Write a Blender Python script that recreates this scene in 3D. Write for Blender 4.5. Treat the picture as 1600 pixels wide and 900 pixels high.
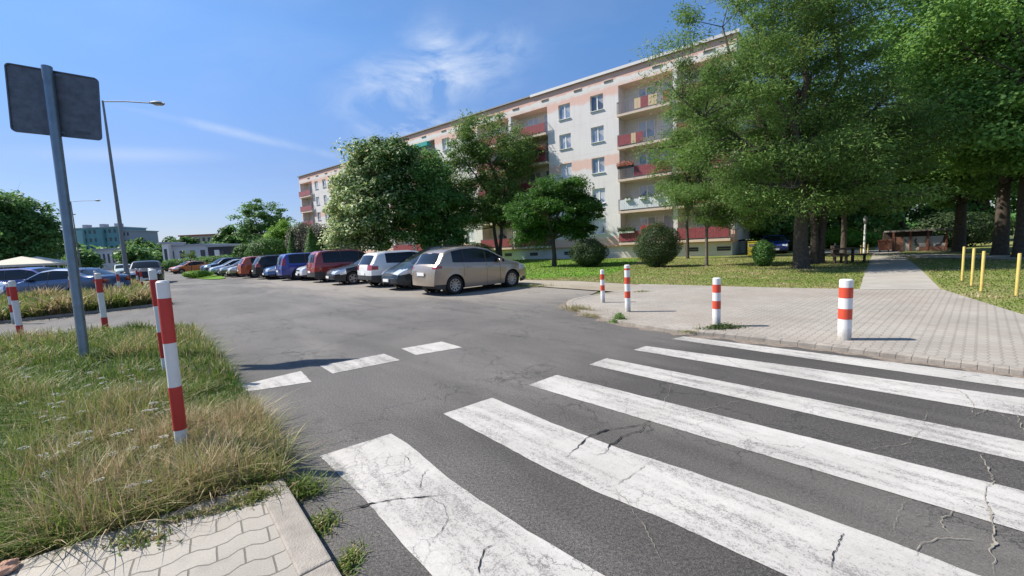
import bpy, bmesh, math, random
import numpy as np
from mathutils import Vector, Matrix, noise
R = math.radians
random.seed(7); rng = np.random.default_rng(7)
S = bpy.context.scene
for o in list(bpy.data.objects): bpy.data.objects.remove(o)
COL = S.collection
NS = bpy.types
# ------------------------------------------------------------------ camera
H = 1.55; F = 640.0; TH = math.atan(65/640); PH = R(2.58)
fw = np.array([0, math.cos(TH), -math.sin(TH)]); u0 = np.array([0, math.sin(TH), math.cos(TH)]); r0 = np.array([1., 0, 0])
rr = r0*math.cos(PH)-u0*math.sin(PH); uu = u0*math.cos(PH)+r0*math.sin(PH); CAM = np.array([0, 0, H])
cd = bpy.data.cameras.new('camera'); cam = bpy.data.objects.new('camera', cd); COL.objects.link(cam)
cd.sensor_width = 36; cd.lens = 36*F/1600; cd.clip_start = .05; cd.clip_end = 3000
M = Matrix(((rr[0], uu[0], -fw[0], 0), (rr[1], uu[1], -fw[1], 0), (rr[2], uu[2], -fw[2], H), (0, 0, 0, 1)))
cam.matrix_world = M; S.camera = cam
def ray(px, py): return fw+rr*(px-800)/F+uu*(450-py)/F
def G(px, py, z=0.):
    d = ray(px, py); t = (z-H)/d[2]; return CAM+d*t
# ------------------------------------------------------------------ world, sun, exposure
SUN_EL = R(47); SUN_AZ = math.atan2(-1, .20)      # direction TO the sun, measured from +Y towards +X
w = bpy.data.worlds.new("World"); S.world = w; w.use_nodes = True
nt = w.node_tree; nt.nodes.clear()
def N(nt, t, **k):
    n = nt.nodes.new(t)
    for a, b in k.items():
        if a == 'inp':
            for i, v in b.items(): n.inputs[i].default_value = v
        else: setattr(n, a, b)
    return n
def mth(nt, op, a, b=None, clamp=False):
    n = N(nt, 'ShaderNodeMath', operation=op, use_clamp=clamp)
    for i, v in ((0, a), (1, b)):
        if v is None: continue
        if isinstance(v, (int, float)): n.inputs[i].default_value = v
        else: nt.links.new(v, n.inputs[i])
    return n.outputs[0]
sky = N(nt, 'ShaderNodeTexSky', sky_type='NISHITA', sun_disc=False, sun_elevation=SUN_EL, sun_rotation=SUN_AZ % (2*math.pi), altitude=0, air_density=1.25, dust_density=.12, ozone_density=4.0)
bg = N(nt, 'ShaderNodeBackground'); out = N(nt, 'ShaderNodeOutputWorld'); bg.inputs[1].default_value = .115
tc = N(nt, 'ShaderNodeTexCoord')
nrm = N(nt, 'ShaderNodeVectorMath', operation='NORMALIZE'); nt.links.new(tc.outputs['Generated'], nrm.inputs[0])
D = nrm.outputs[0]
def unit(px, py):
    d = ray(px, py); return d/np.linalg.norm(d)
def dotv(v):
    n = N(nt, 'ShaderNodeVectorMath', operation='DOT_PRODUCT'); nt.links.new(D, n.inputs[0]); n.inputs[1].default_value = tuple(v); return n.outputs['Value']
def blob(p0, p1, width):   # soft elongated cloud patch between two sky directions
    a, b = unit(*p0), unit(*p1); m = (a+b)/2; m /= np.linalg.norm(m)
    ax = b-a; L = np.linalg.norm(ax)/2; ax /= np.linalg.norm(ax); sd = np.cross(ax, m)
    x = mth(nt, 'DIVIDE', dotv(ax), L); y = mth(nt, 'DIVIDE', dotv(sd), width)
    r2 = mth(nt, 'ADD', mth(nt, 'MULTIPLY', x, x), mth(nt, 'MULTIPLY', y, y))
    front = mth(nt, 'GREATER_THAN', dotv(m), 0)
    return mth(nt, 'MULTIPLY', mth(nt, 'EXPONENT', mth(nt, 'MULTIPLY', r2, -1.0)), front)
mp = N(nt, 'ShaderNodeMapping'); mp.inputs['Scale'].default_value = (3.2, 3.2, 6.0); mp.inputs['Rotation'].default_value = (.3, .5, .2); nt.links.new(D, mp.inputs[0])
nz = N(nt, 'ShaderNodeTexNoise', inp={'Scale': 2.2, 'Detail': 8., 'Roughness': .58, 'Distortion': .6}); nt.links.new(mp.outputs[0], nz.inputs['Vector'])
nz2 = N(nt, 'ShaderNodeTexNoise', inp={'Scale': .9, 'Detail': 6., 'Roughness': .55, 'Distortion': .4}); nt.links.new(mp.outputs[0], nz2.inputs['Vector'])
wisp = mth(nt, 'MULTIPLY', mth(nt, 'SUBTRACT', nz.outputs[0], .38, ), 3.2, True)
veil = mth(nt, 'MULTIPLY', mth(nt, 'SUBTRACT', nz2.outputs[0], .42), 1.6, True)
b1 = blob((560, 155), (790, 85), .055); b1b = blob((640, 120), (720, 60), .05); b2 = blob((570, 205), (740, 190), .03); b3 = blob((215, 172), (530, 245), .0085); b4 = blob((60, 240), (330, 243), .012)
mask = mth(nt, 'MULTIPLY', mth(nt, 'MAXIMUM', mth(nt, 'MAXIMUM', b1, b1b), b2), wisp)
mask = mth(nt, 'MULTIPLY', mask, 1.25, True)
mask = mth(nt, 'MAXIMUM', mask, mth(nt, 'MULTIPLY', mth(nt, 'MULTIPLY', b3, mth(nt,'ADD',wisp,.3)), .42))
mask = mth(nt, 'MAXIMUM', mask, mth(nt, 'MULTIPLY', b4, .3))
mask = mth(nt, 'MAXIMUM', mask, mth(nt, 'MULTIPLY', veil, .20))
mx = N(nt, 'ShaderNodeMix', data_type='RGBA'); nt.links.new(mask, mx.inputs[0])
sxyz = N(nt, 'ShaderNodeSeparateXYZ'); nt.links.new(D, sxyz.inputs[0]); sr = N(nt, 'ShaderNodeValToRGB'); nt.links.new(sxyz.outputs[2], sr.inputs[0]); el_ = sr.color_ramp.elements
for i_, (p_, c_) in enumerate(((0., (.47, .50, .74)), (.18, (.54, .56, .74)), (.42, (.60, .78, .98)), (.80, (1., 1., 1.)))):
    if i_ > 1: el_.new(p_)
    el_[i_].position = p_; el_[i_].color = (*c_, 1)
tn = N(nt, 'ShaderNodeMix', data_type='RGBA', blend_type='MULTIPLY'); tn.inputs[0].default_value = 1; nt.links.new(sky.outputs[0], tn.inputs[6]); nt.links.new(sr.outputs[0], tn.inputs[7])
nt.links.new(tn.outputs[2], mx.inputs[6]); mx.inputs[7].default_value = (4.6, 5.2, 6.2, 1)
nt.links.new(mx.outputs[2], bg.inputs[0]); nt.links.new(bg.outputs[0], out.inputs[0])
sd_ = bpy.data.lights.new('sun', 'SUN'); sun = bpy.data.objects.new('sun', sd_); COL.objects.link(sun)
sd_.energy = 5.0; sd_.angle = R(.55); sd_.color = (1, .93, .815)
sv = Vector((math.sin(SUN_AZ)*math.cos(SUN_EL), math.cos(SUN_AZ)*math.cos(SUN_EL), math.sin(SUN_EL)))
sun.rotation_euler = sv.to_track_quat('Z', 'Y').to_euler(); sun.location = (0, 0, 60)
vs = S.view_settings; vs.view_transform = 'Standard'; vs.look = 'None'; vs.exposure = .53; vs.gamma = 1; vs.use_curve_mapping = False
S.render.engine = 'CYCLES'
# ------------------------------------------------------------------ helpers
UA = R(-41); U = np.array([math.sin(UA), math.cos(UA)]); V = np.array([U[1], -U[0]])   # road frame: U along the road, V to its right
def W(a, b, z=0.): p = a*U+b*V; return (p[0], p[1], z)
def AB(p): return float(p[0]*U[0]+p[1]*U[1]), float(p[0]*V[0]+p[1]*V[1])
def link(o, parent=None):
    COL.objects.link(o)
    if parent: o.parent = parent
    return o
def tag(o, label=None, cat=None, group=None, kind=None):
    if label: o['label'] = label
    if cat: o['category'] = cat
    if group: o['group'] = group
    if kind: o['kind'] = kind
    return o
def empty(name, loc=(0, 0, 0), rz=0): 
    o = bpy.data.objects.new(name, None); o.empty_display_size = .2; link(o); o.location = loc; o.rotation_euler = (0, 0, rz); return o
def mesh(name, Vs, Fs, mat, parent=None, smooth=False, attr=None, mats=None):
    me = bpy.data.meshes.new(name)
    Vs = np.asarray(Vs, dtype=np.float32).reshape(-1, 3)
    if isinstance(Fs, np.ndarray):
        k = Fs.shape[1]; n = len(Fs)
        me.vertices.add(len(Vs)); me.vertices.foreach_set('co', Vs.ravel())
        me.loops.add(n*k); me.loops.foreach_set('vertex_index', Fs.astype(np.int32).ravel())
        me.polygons.add(n); me.polygons.foreach_set('loop_start', np.arange(0, n*k, k, dtype=np.int32)); me.polygons.foreach_set('loop_total', np.full(n, k, dtype=np.int32))
        me.update(calc_edges=True)
    else:
        me.from_pydata([tuple(map(float, v)) for v in Vs], [], [tuple(f) for f in Fs]); me.update()
    if smooth: me.polygons.foreach_set('use_smooth', np.ones(len(me.polygons), dtype=bool))
    if attr is not None:
        at = me.attributes.new('tint', 'FLOAT', 'POINT'); at.data.foreach_set('value', np.asarray(attr, dtype=np.float32))
    me.materials.append(mat)
    o = bpy.data.objects.new(name, me); return link(o, parent)
class MB:
    """collects shapes; build() links them as one mesh object"""
    def __init__(s): s.v = []; s.f = []
    def add(s, vs, fs):
        k = len(s.v); s.v += [tuple(map(float, v)) for v in vs]; s.f += [tuple(i+k for i in f) for f in fs]; return s
    def box(s, x0, x1, y0, y1, z0, z1):
        return s.add([(x0,y0,z0),(x1,y0,z0),(x1,y1,z0),(x0,y1,z0),(x0,y0,z1),(x1,y0,z1),(x1,y1,z1),(x0,y1,z1)], [(0,3,2,1),(4,5,6,7),(0,1,5,4),(1,2,6,5),(2,3,7,6),(3,0,4,7)])
    def tube(s, pts, rad, n=8, caps=True):
        P = [Vector(map(float, p)) for p in pts]
        if isinstance(rad, (int, float)): rad = [rad]*len(P)
        k = len(s.v); prev = None
        for i, p in enumerate(P):
            d = (P[min(i+1, len(P)-1)]-P[max(i-1, 0)]).normalized()
            if prev is None:
                a = d.orthogonal().normalized()
            else:
                a = (prev-d*prev.dot(d)); a = a.normalized() if a.length > 1e-6 else d.orthogonal().normalized()
            prev = a; b = d.cross(a)
            for j in range(n):
                t = 2*math.pi*j/n; s.v.append(tuple(p+(a*math.cos(t)+b*math.sin(t))*rad[i]))
        for i in range(len(P)-1):
            for j in range(n):
                j2 = (j+1) % n; s.f.append((k+i*n+j, k+i*n+j2, k+(i+1)*n+j2, k+(i+1)*n+j))
        if caps:
            s.f.append(tuple(k+j for j in reversed(range(n)))); s.f.append(tuple(k+(len(P)-1)*n+j for j in range(n)))
        return s
    def lathe(s, prof, n=20, c=(0, 0, 0), axis='z'):
        k = len(s.v)
        for r, z in prof:
            for j in range(n):
                t = 2*math.pi*j/n; x, y = r*math.cos(t), r*math.sin(t)
                p = (x, y, z) if axis == 'z' else (x, z, y)
                s.v.append((p[0]+c[0], p[1]+c[1], p[2]+c[2]))
        for i in range(len(prof)-1):
            for j in range(n):
                j2 = (j+1) % n; q = (k+i*n+j, k+i*n+j2, k+(i+1)*n+j2, k+(i+1)*n+j)
                s.f.append(q if axis == 'z' else q[::-1])
        return s
    def poly(s, pts): return s.add(pts, [tuple(range(len(pts)))])
    def prism(s, pts, z0, z1):
        n = len(pts); return s.add([(p[0], p[1], z0) for p in pts]+[(p[0], p[1], z1) for p in pts], [tuple(reversed(range(n))), tuple(range(n, 2*n))]+[(i, (i+1) % n, n+(i+1) % n, n+i) for i in range(n)])
    def build(s, name, mat, parent=None, smooth=False, bevel=0, ang=None):
        o = mesh(name, s.v, s.f, mat, parent, smooth=smooth)
        if ang is not None:
            o.data.polygons.foreach_set('use_smooth', np.ones(len(o.data.polygons), dtype=bool)); o.data.set_sharp_from_angle(angle=R(ang))
        if bevel:
            m = o.modifiers.new('b', 'BEVEL'); m.width = bevel; m.segments = 2; m.limit_method = 'ANGLE'
        return o
def copy_tree(o, parent=None):
    c = o.copy(); COL.objects.link(c)
    if parent: c.parent = parent
    for ch in [x for x in list(COL.objects) if x.parent == o]: copy_tree(ch, c)
    return c
def c4(c): return (c[0], c[1], c[2], 1)
def mat(name, col=(.5, .5, .5), rough=.6, metal=0, spec=.5, coat=0, vary=0., scale=6., bump=0., bscale=40., col2=None, emit=None):
    m = bpy.data.materials.new(name); m.use_nodes = True; nt = m.node_tree; b = nt.nodes['Principled BSDF']
    b.inputs['Base Color'].default_value = c4(col); b.inputs['Roughness'].default_value = rough; b.inputs['Metallic'].default_value = metal
    b.inputs['Specular IOR Level'].default_value = spec; b.inputs['Coat Weight'].default_value = coat; b.inputs['Coat Roughness'].default_value = .06
    t = nt.nodes.new('ShaderNodeTexCoord')
    if vary or col2:
        n = N(nt, 'ShaderNodeTexNoise', inp={'Scale': scale, 'Detail': 8., 'Roughness': .62}); nt.links.new(t.outputs['Object'], n.inputs['Vector'])
        r = N(nt, 'ShaderNodeValToRGB'); nt.links.new(n.outputs[0], r.inputs[0])
        a = col2 if col2 else tuple(x*(1-vary) for x in col)
        r.color_ramp.elements[0].position = .33; r.color_ramp.elements[0].color = c4(a)
        r.color_ramp.elements[1].position = .66; r.color_ramp.elements[1].color = c4(col if col2 else tuple(min(1, x*(1+vary)) for x in col))
        nt.links.new(r.outputs[0], b.inputs['Base Color'])
    if bump:
        n = N(nt, 'ShaderNodeTexNoise', inp={'Scale': bscale, 'Detail': 6.}); nt.links.new(t.outputs['Object'], n.inputs['Vector'])
        bp = N(nt, 'ShaderNodeBump', inp={'Strength': bump, 'Distance': .02}); nt.links.new(n.outputs[0], bp.inputs['Height']); nt.links.new(bp.outputs[0], b.inputs['Normal'])
    return m
def node_mat(name):
    m = bpy.data.materials.new(name); m.use_nodes = True; nt = m.node_tree; b = nt.nodes['Principled BSDF']; t = nt.nodes.new('ShaderNodeTexCoord')
    return m, nt, b, t
def ramp(nt, src, stops):
    r = N(nt, 'ShaderNodeValToRGB'); nt.links.new(src, r.inputs[0]); e = r.color_ramp.elements
    while len(e) < len(stops): e.new(.5)
    for i, (p, c) in enumerate(stops):
        e[i].position = p; e[i].color = c4(c) if not isinstance(c, (int, float)) else (c, c, c, 1)
    return r.outputs[0]
def noisen(nt, vec, scale, detail=6., rough=.6, dist=0., dim=None):
    n = N(nt, 'ShaderNodeTexNoise', inp={'Scale': scale, 'Detail': detail, 'Roughness': rough, 'Distortion': dist}); nt.links.new(vec, n.inputs['Vector']); return n.outputs[0]
def mapn(nt, vec, rz=0, scale=(1, 1, 1), loc=(0, 0, 0)):
    n = N(nt, 'ShaderNodeMapping'); n.inputs['Rotation'].default_value = (0, 0, rz); n.inputs['Scale'].default_value = scale; n.inputs['Location'].default_value = loc; nt.links.new(vec, n.inputs[0]); return n.outputs[0]
def mixc(nt, fac, a, b, mode='MIX'):
    n = N(nt, 'ShaderNodeMix', data_type='RGBA', blend_type=mode)
    for i, v in ((0, fac), (6, a), (7, b)):
        if isinstance(v, (int, float)): n.inputs[i].default_value = v
        elif isinstance(v, tuple): n.inputs[i].default_value = c4(v)
        else: nt.links.new(v, n.inputs[i])
    return n.outputs[2]
def bumpn(nt, b, h, s=.5, d=.01):
    n = N(nt, 'ShaderNodeBump', inp={'Strength': s, 'Distance': d}); nt.links.new(h, n.inputs['Height']); nt.links.new(n.outputs[0], b.inputs['Normal'])
def cracks(nt, vec, scale, width, dist=.25):
    """jagged crack mask from Voronoi cell borders"""
    n = N(nt, 'ShaderNodeTexNoise', inp={'Scale': scale*2.5, 'Detail': 7., 'Roughness': .7}); nt.links.new(vec, n.inputs['Vector'])
    s = N(nt, 'ShaderNodeVectorMath', operation='SCALE'); nt.links.new(n.outputs['Color'], s.inputs[0]); s.inputs['Scale'].default_value = dist/scale*1.6
    a = N(nt, 'ShaderNodeVectorMath', operation='ADD'); nt.links.new(vec, a.inputs[0]); nt.links.new(s.outputs[0], a.inputs[1])
    v = N(nt, 'ShaderNodeTexVoronoi', feature='DISTANCE_TO_EDGE', inp={'Scale': scale}); nt.links.new(a.outputs[0], v.inputs['Vector'])
    return mth(nt, 'LESS_THAN', v.outputs['Distance'], width*scale)
# ------------------------------------------------------------------ ground materials
def asphalt_mat():
    m, nt, b, t = node_mat('asphalt'); o = t.outputs['Object']
    rd = mapn(nt, o, rz=UA)           # x across the road, y along it
    big = noisen(nt, o, .28, 5, .55, .5); mid = noisen(nt, mapn(nt, rd, scale=(1, .22, 1)), 1.1, 7, .65, .3); fine = noisen(nt, o, 160, 3, .7); grit = noisen(nt, o, 55, 4, .7)
    c = ramp(nt, big, [(.30, (.092, .087, .084)), (.5, (.118, .112, .108)), (.70, (.158, .150, .143))])
    c = mixc(nt, .55, c, ramp(nt, mid, [(.3, (.35, .35, .35)), (.7, (.68, .68, .68))]), 'OVERLAY')
    c = mixc(nt, .9, c, ramp(nt, fine, [(.36, (.1, .1, .1)), (.5, (.5, .5, .5)), (.66, (.95, .93, .88))]), 'OVERLAY')
    c = mixc(nt, .75, c, ramp(nt, grit, [(.34, (.18, .18, .18)), (.66, (.82, .81, .79))]), 'OVERLAY')
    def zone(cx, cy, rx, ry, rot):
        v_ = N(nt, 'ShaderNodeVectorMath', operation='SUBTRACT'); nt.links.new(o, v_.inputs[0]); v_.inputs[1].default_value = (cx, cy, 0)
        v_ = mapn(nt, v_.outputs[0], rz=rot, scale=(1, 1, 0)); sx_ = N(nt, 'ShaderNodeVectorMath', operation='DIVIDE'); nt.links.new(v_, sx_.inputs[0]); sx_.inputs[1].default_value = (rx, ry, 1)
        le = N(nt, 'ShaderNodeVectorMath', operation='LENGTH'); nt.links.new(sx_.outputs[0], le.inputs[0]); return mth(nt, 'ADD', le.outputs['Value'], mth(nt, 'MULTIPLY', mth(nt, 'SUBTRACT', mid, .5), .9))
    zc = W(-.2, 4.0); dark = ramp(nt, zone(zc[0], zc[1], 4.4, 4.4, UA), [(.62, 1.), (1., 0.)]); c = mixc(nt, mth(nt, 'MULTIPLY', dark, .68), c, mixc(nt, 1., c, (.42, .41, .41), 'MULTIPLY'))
    zb_ = W(25., 11.); bay = ramp(nt, mth(nt, 'MULTIPLY', zone(zb_[0], zb_[1], 6.8, 20., UA), .5), [(.40, 1.), (.54, 0.)]); c = mixc(nt, mth(nt, 'MULTIPLY', bay, .72), c, (.30, .27, .235))
    spots = ramp(nt, noisen(nt, o, 2.3, 4, .55), [(.66, 0.), (.76, 1.)])
    c = mixc(nt, mth(nt, 'MULTIPLY', spots, .45), c, (.035, .035, .037))
    # dusty pale area (parking bays, gutters)
    pale = ramp(nt, noisen(nt, mapn(nt, rd, scale=(.7, .12, 1)), .8, 6, .6, .4), [(.52, 0.), (.75, 1.)])
    c = mixc(nt, mth(nt, 'MULTIPLY', pale, .45), c, (.26, .245, .22))
    msk = ramp(nt, noisen(nt, o, .35, 3, .5), [(.48, 0.), (.56, 1.)])
    ck = mth(nt, 'MULTIPLY', cracks(nt, o, .55, .0075, .5), msk)
    ck2 = mth(nt, 'MULTIPLY', cracks(nt, mapn(nt, o, loc=(7, 3, 0)), 2.2, .0028, .5), ramp(nt, noisen(nt, mapn(nt, o, loc=(5, 5, 0)), .5, 3, .5), [(.54, 0.), (.6, 1.)]))
    ca = mth(nt, 'MAXIMUM', ck, ck2)
    c = mixc(nt, mth(nt, 'MULTIPLY', ca, .75), c, (.025, .024, .023))
    nt.links.new(c, b.inputs['Base Color']); b.inputs['Roughness'].default_value = .78; b.inputs['Specular IOR Level'].default_value = .45
    h = mth(nt, 'ADD', mth(nt, 'MULTIPLY', fine, .7), mth(nt, 'MULTIPLY', ca, -1.5)); h = mth(nt, 'ADD', h, mth(nt, 'MULTIPLY', grit, .6))
    bumpn(nt, b, h, .6, .006); return m
def paint_mat():
    m, nt, b, t = node_mat('road paint'); o = t.outputs['Object']; rd = mapn(nt, o, rz=UA)
    st = noisen(nt, mapn(nt, rd, scale=(5.5, .55, 1)), 1.5, 5, .6); fine = noisen(nt, o, 95, 5, .8); mid = noisen(nt, mapn(nt, rd, scale=(1, .6, 1)), 30, 8, .8); big = noisen(nt, o, 1.1, 3, .5)
    wear = mth(nt, 'ADD', mth(nt, 'MULTIPLY', st, .48), mth(nt, 'ADD', mth(nt, 'MULTIPLY', fine, .85), mth(nt, 'ADD', mth(nt, 'MULTIPLY', mid, .40), mth(nt, 'MULTIPLY', big, .3))))
    wm = ramp(nt, wear, [(.965, 0.), (1.0, .45)]); wm = ramp(nt, mth(nt, 'MULTIPLY', wear, .5), [(.508, 0.), (.565, 1.)])
    ck = mth(nt, 'MULTIPLY', cracks(nt, o, 2.1, .0022, .3), ramp(nt, noisen(nt, o, .8, 4, .55), [(.50, 0.), (.56, 1.)]))
    ck3 = mth(nt, 'MULTIPLY', cracks(nt, mapn(nt, o, loc=(3, 9, 0)), 7.5, .0013, .35), ramp(nt, noisen(nt, mapn(nt, o, loc=(1, 5, 0)), 1.2, 4, .55), [(.54, 0.), (.60, 1.)]))
    ckm = mth(nt, 'MAXIMUM', ck, ck3)
    c = ramp(nt, noisen(nt, o, 1.4, 6, .6), [(.3, (.42, .40, .375)), (.7, (.55, .53, .50))])
    c = mixc(nt, .45, c, ramp(nt, fine, [(.3, (.22, .22, .22)), (.7, (.75, .75, .75))]), 'OVERLAY')
    c = mixc(nt, mth(nt, 'MULTIPLY', wm, .78), c, (.13, .125, .12)); c = mixc(nt, mth(nt, 'MULTIPLY', ckm, .7), c, (.10, .095, .09))
    nt.links.new(c, b.inputs['Base Color']); b.inputs['Roughness'].default_value = .75
    bumpn(nt, b, mth(nt, 'SUBTRACT', fine, ckm), .45, .004); return m
def paver_mat(name, bw, bh, c1, c2, cm, rz, zig=0, mortar=.02, weeds=0., moss=(.09, .1, .05)):
    m, nt, b, t = node_mat(name); o = t.outputs['Object']; v = mapn(nt, o, rz=rz)
    if zig:
        sx = N(nt, 'ShaderNodeSeparateXYZ'); nt.links.new(v, sx.inputs[0])
        tri = mth(nt, 'PINGPONG', sx.outputs[0], bw/2); 
        tri = mth(nt, 'MULTIPLY', mth(nt, 'SUBTRACT', tri, bw*.13), 1.0)
        tri = mth(nt, 'MINIMUM', mth(nt, 'MAXIMUM', tri, 0.), bw*.2)
        y2 = mth(nt, 'ADD', sx.outputs[1], mth(nt, 'MULTIPLY', tri, zig)); cx = N(nt, 'ShaderNodeCombineXYZ')
        nt.links.new(sx.outputs[0], cx.inputs[0]); nt.links.new(y2, cx.inputs[1]); v = cx.outputs[0]
    wob = N(nt, 'ShaderNodeTexNoise', inp={'Scale': 9., 'Detail': 3.}); nt.links.new(o, wob.inputs['Vector'])
    sc = N(nt, 'ShaderNodeVectorMath', operation='SCALE'); nt.links.new(wob.outputs['Color'], sc.inputs[0]); sc.inputs['Scale'].default_value = bh*.07
    ad = N(nt, 'ShaderNodeVectorMath', operation='ADD'); nt.links.new(v, ad.inputs[0]); nt.links.new(sc.outputs[0], ad.inputs[1])
    br = N(nt, 'ShaderNodeTexBrick', inp={'Scale': 1., 'Brick Width': bw, 'Row Height': bh, 'Mortar Size': mortar*bh, 'Mortar Smooth': .25, 'Bias': 0.}); nt.links.new(ad.outputs[0], br.inputs['Vector'])
    br.inputs['Color1'].default_value = c4(c1); br.inputs['Color2'].default_value = c4(c2); br.inputs['Mortar'].default_value = c4(cm)
    fine = noisen(nt, o, 130, 4, .7); big = noisen(nt, o, .9, 6, .6)
    c = mixc(nt, .4, br.outputs[0], ramp(nt, fine, [(.3, (.3, .3, .3)), (.7, (.7, .7, .7))]), 'OVERLAY')
    c = mixc(nt, .6, c, ramp(nt, big, [(.3, (.38, .37, .36)), (.7, (.62, .61, .6))]), 'OVERLAY')
    st = ramp(nt, noisen(nt, o, 3.5, 5, .6), [(.62, 0.), (.78, 1.)]); c = mixc(nt, mth(nt, 'MULTIPLY', st, .45), c, tuple(x*.55 for x in c1)); c = mixc(nt, ramp(nt, noisen(nt, mapn(nt, o, loc=(4, 2, 0)), .45, 5, .6), [(.45, 0.), (.7, .35)]), c, (.27, .22, .175))
    nt.links.new(c, b.inputs['Base Color']); b.inputs['Roughness'].default_value = .88
    bumpn(nt, b, mth(nt, 'ADD', mth(nt, 'MULTIPLY', br.outputs[1], -1.), mth(nt, 'MULTIPLY', fine, .35)), .7, .008); return m
def soil_mat(name, cols, sc=3.):
    m, nt, b, t = node_mat(name); o = t.outputs['Object']
    a = noisen(nt, o, sc*.12, 6, .6, .4); f = noisen(nt, o, sc*6, 8, .75); g = noisen(nt, o, sc*1.1, 7, .7)
    x = mth(nt, 'ADD', mth(nt, 'MULTIPLY', a, .68), mth(nt, 'ADD', mth(nt, 'MULTIPLY', f, .20), mth(nt, 'MULTIPLY', g, .24)))
    c = ramp(nt, x, cols); nt.links.new(c, b.inputs['Base Color']); b.inputs['Roughness'].default_value = .95; b.inputs['Specular IOR Level'].default_value = .2
    bumpn(nt, b, f, .8, .03); return m
M_ASP = asphalt_mat(); M_PAINT = paint_mat()
M_PAVR = paver_mat('grey block paving', .165, .10, (.325, .30, .27), (.36, .333, .30), (.255, .232, .205), UA, .5, .07)
M_PAVL = paver_mat('interlocking paving', .225, .135, (.345, .32, .285), (.385, .36, .32), (.16, .145, .12), R(-36), .62, .035)
M_KERB = mat('kerb concrete', (.30, .27, .235), .9, vary=.24, scale=5, bump=.4, bscale=90)
M_PATH = mat('concrete path', (.36, .335, .30), .9, vary=.12, scale=1.3, bump=.3, bscale=60)
M_SAND = soil_mat('dusty footpath', [(.4, (.24, .20, .15)), (.55, (.33, .29, .23)), (.7, (.38, .34, .28))])
M_LAWN = soil_mat('dry lawn', [(.40, (.13, .175, .035)), (.52, (.19, .215, .06)), (.62, (.255, .245, .10)), (.74, (.34, .30, .165))], 2.2)
M_LAWNG = soil_mat('green lawn', [(.42, (.07, .17, .012)), (.55, (.12, .25, .022)), (.68, (.17, .26, .04)), (.8, (.24, .25, .08))], 2.2)
M_SOIL = soil_mat('soil', [(.4, (.07, .065, .028)), (.55, (.14, .125, .06)), (.7, (.22, .19, .11))], 6)
M_FIELD = soil_mat('far field', [(.4, (.05, .08, .02)), (.6, (.12, .14, .05)), (.75, (.2, .19, .09))], .6)
M_DARK = mat('black rubber', (.02, .02, .02), .7)
M_CRACKD = mat('open crack', (.014, .013, .012), 1.); M_CRACKL = mat('grit in crack', (.27, .245, .20), 1., vary=.3, scale=30)
# ------------------------------------------------------------------ ground
def sheet(name, pts, z, m, kind='structure', label=None):
    b = MB(); b.poly([(p[0], p[1], z) for p in pts]); o = b.build(name, m); tag(o, kind=kind); return o
def arc_pts(pts, seg=6):   # smooth a px polyline with Catmull-Rom
    P = [np.array(p[:2], float) for p in pts]; out = []
    for i in range(len(P)-1):
        p0, p1, p2, p3 = P[max(i-1, 0)], P[i], P[i+1], P[min(i+2, len(P)-1)]
        for k in range(seg):
            t = k/seg; out.append(.5*((2*p1)+(-p0+p2)*t+(2*p0-5*p1+4*p2-p3)*t*t+(-p0+3*p1-3*p2+p3)*t**3))
    out.append(P[-1]); return out
gm = MB(); n = 64; gm.poly([(1600*math.cos(2*math.pi*i/n), 1600*math.sin(2*math.pi*i/n), -.02) for i in range(n)]); tag(gm.build('ground', M_FIELD), kind='structure')
# asphalt: the street, the side lane and the parking bays
road_r = [G(812, 445), G(860, 450), G(930, 456)]
RD = [W(-30, 6.3), W(-1, 6.7), W(5.5, 7.1), W(7.6, 9.6), W(8.0, 10.6), W(13.4, 11.6), W(30, 13.0), W(50, 14.), W(75, 12), W(130, 8), W(220, 2), W(220, -90), W(20, -90), W(-30, -60)]
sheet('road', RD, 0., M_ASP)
# pavement on the right (raised 6 cm, dropped kerb at the crossing)
PZ = .055
edge_px = [(1700, 601), (1600, 588), (1450, 568), (1300, 548), (1150, 530), (1060, 521), (1000, 512), (945, 500), (905, 488), (886, 479), (892, 471), (925, 464), (972, 457), (930, 452), (860, 447), (812, 443)]
kerb_line = arc_pts([G(*p, 0)[:2] for p in edge_px[:13]])
far_r = [W(-12, 6.4)]
pave = [far_r[0]]+[tuple(p) for p in kerb_line]+[G(1000, 446)[:2], G(1200, 452)[:2], G(1340, 455)[:2], G(1470, 455)[:2], G(1600, 497)[:2], W(-12, 16)]
sheet('pavement', pave, PZ, M_PAVR)
kb = MB(); kl = [np.array(W(-12, 6.4)[:2])]+kerb_line
for i in range(len(kl)-1):
    a, b_ = kl[i], kl[i+1]; d = b_-a; L = np.linalg.norm(d); d = d/L; nrm_ = np.array([d[1], -d[0]])
    if i == 0: nrm_ = np.array(V)
    q = [a, b_, b_+nrm_*.15, a+nrm_*.15]
    kb.prism([tuple(x) for x in q], -.01, PZ+.006)
tag(kb.build('kerb', M_KERB, bevel=.008), kind='structure')
dl = [np.array(p) for p in kl[::-1]]; dpo = []; dpi = []
for i, p in enumerate(dl):
    d_ = dl[min(i+1, len(dl)-1)]-dl[max(i-1, 0)]; d_ = d_/np.linalg.norm(d_); nn = np.array([-d_[1], d_[0]]); nn = nn if nn@V < 0 else -nn; k_ = 9 if i == len(dl)-2 else 1
    dpo.append(tuple(p-nn*.01)); dpi.append(tuple(p+nn*(.05+.12*abs(rng.normal()))))
sheet('gutter_dirt', [(*q,) for q in dpo]+[(*q,) for q in dpi[::-1]], .0025, mat('gutter dirt', (.20, .165, .135), .95, vary=.35, scale=18, bump=.5))
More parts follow.
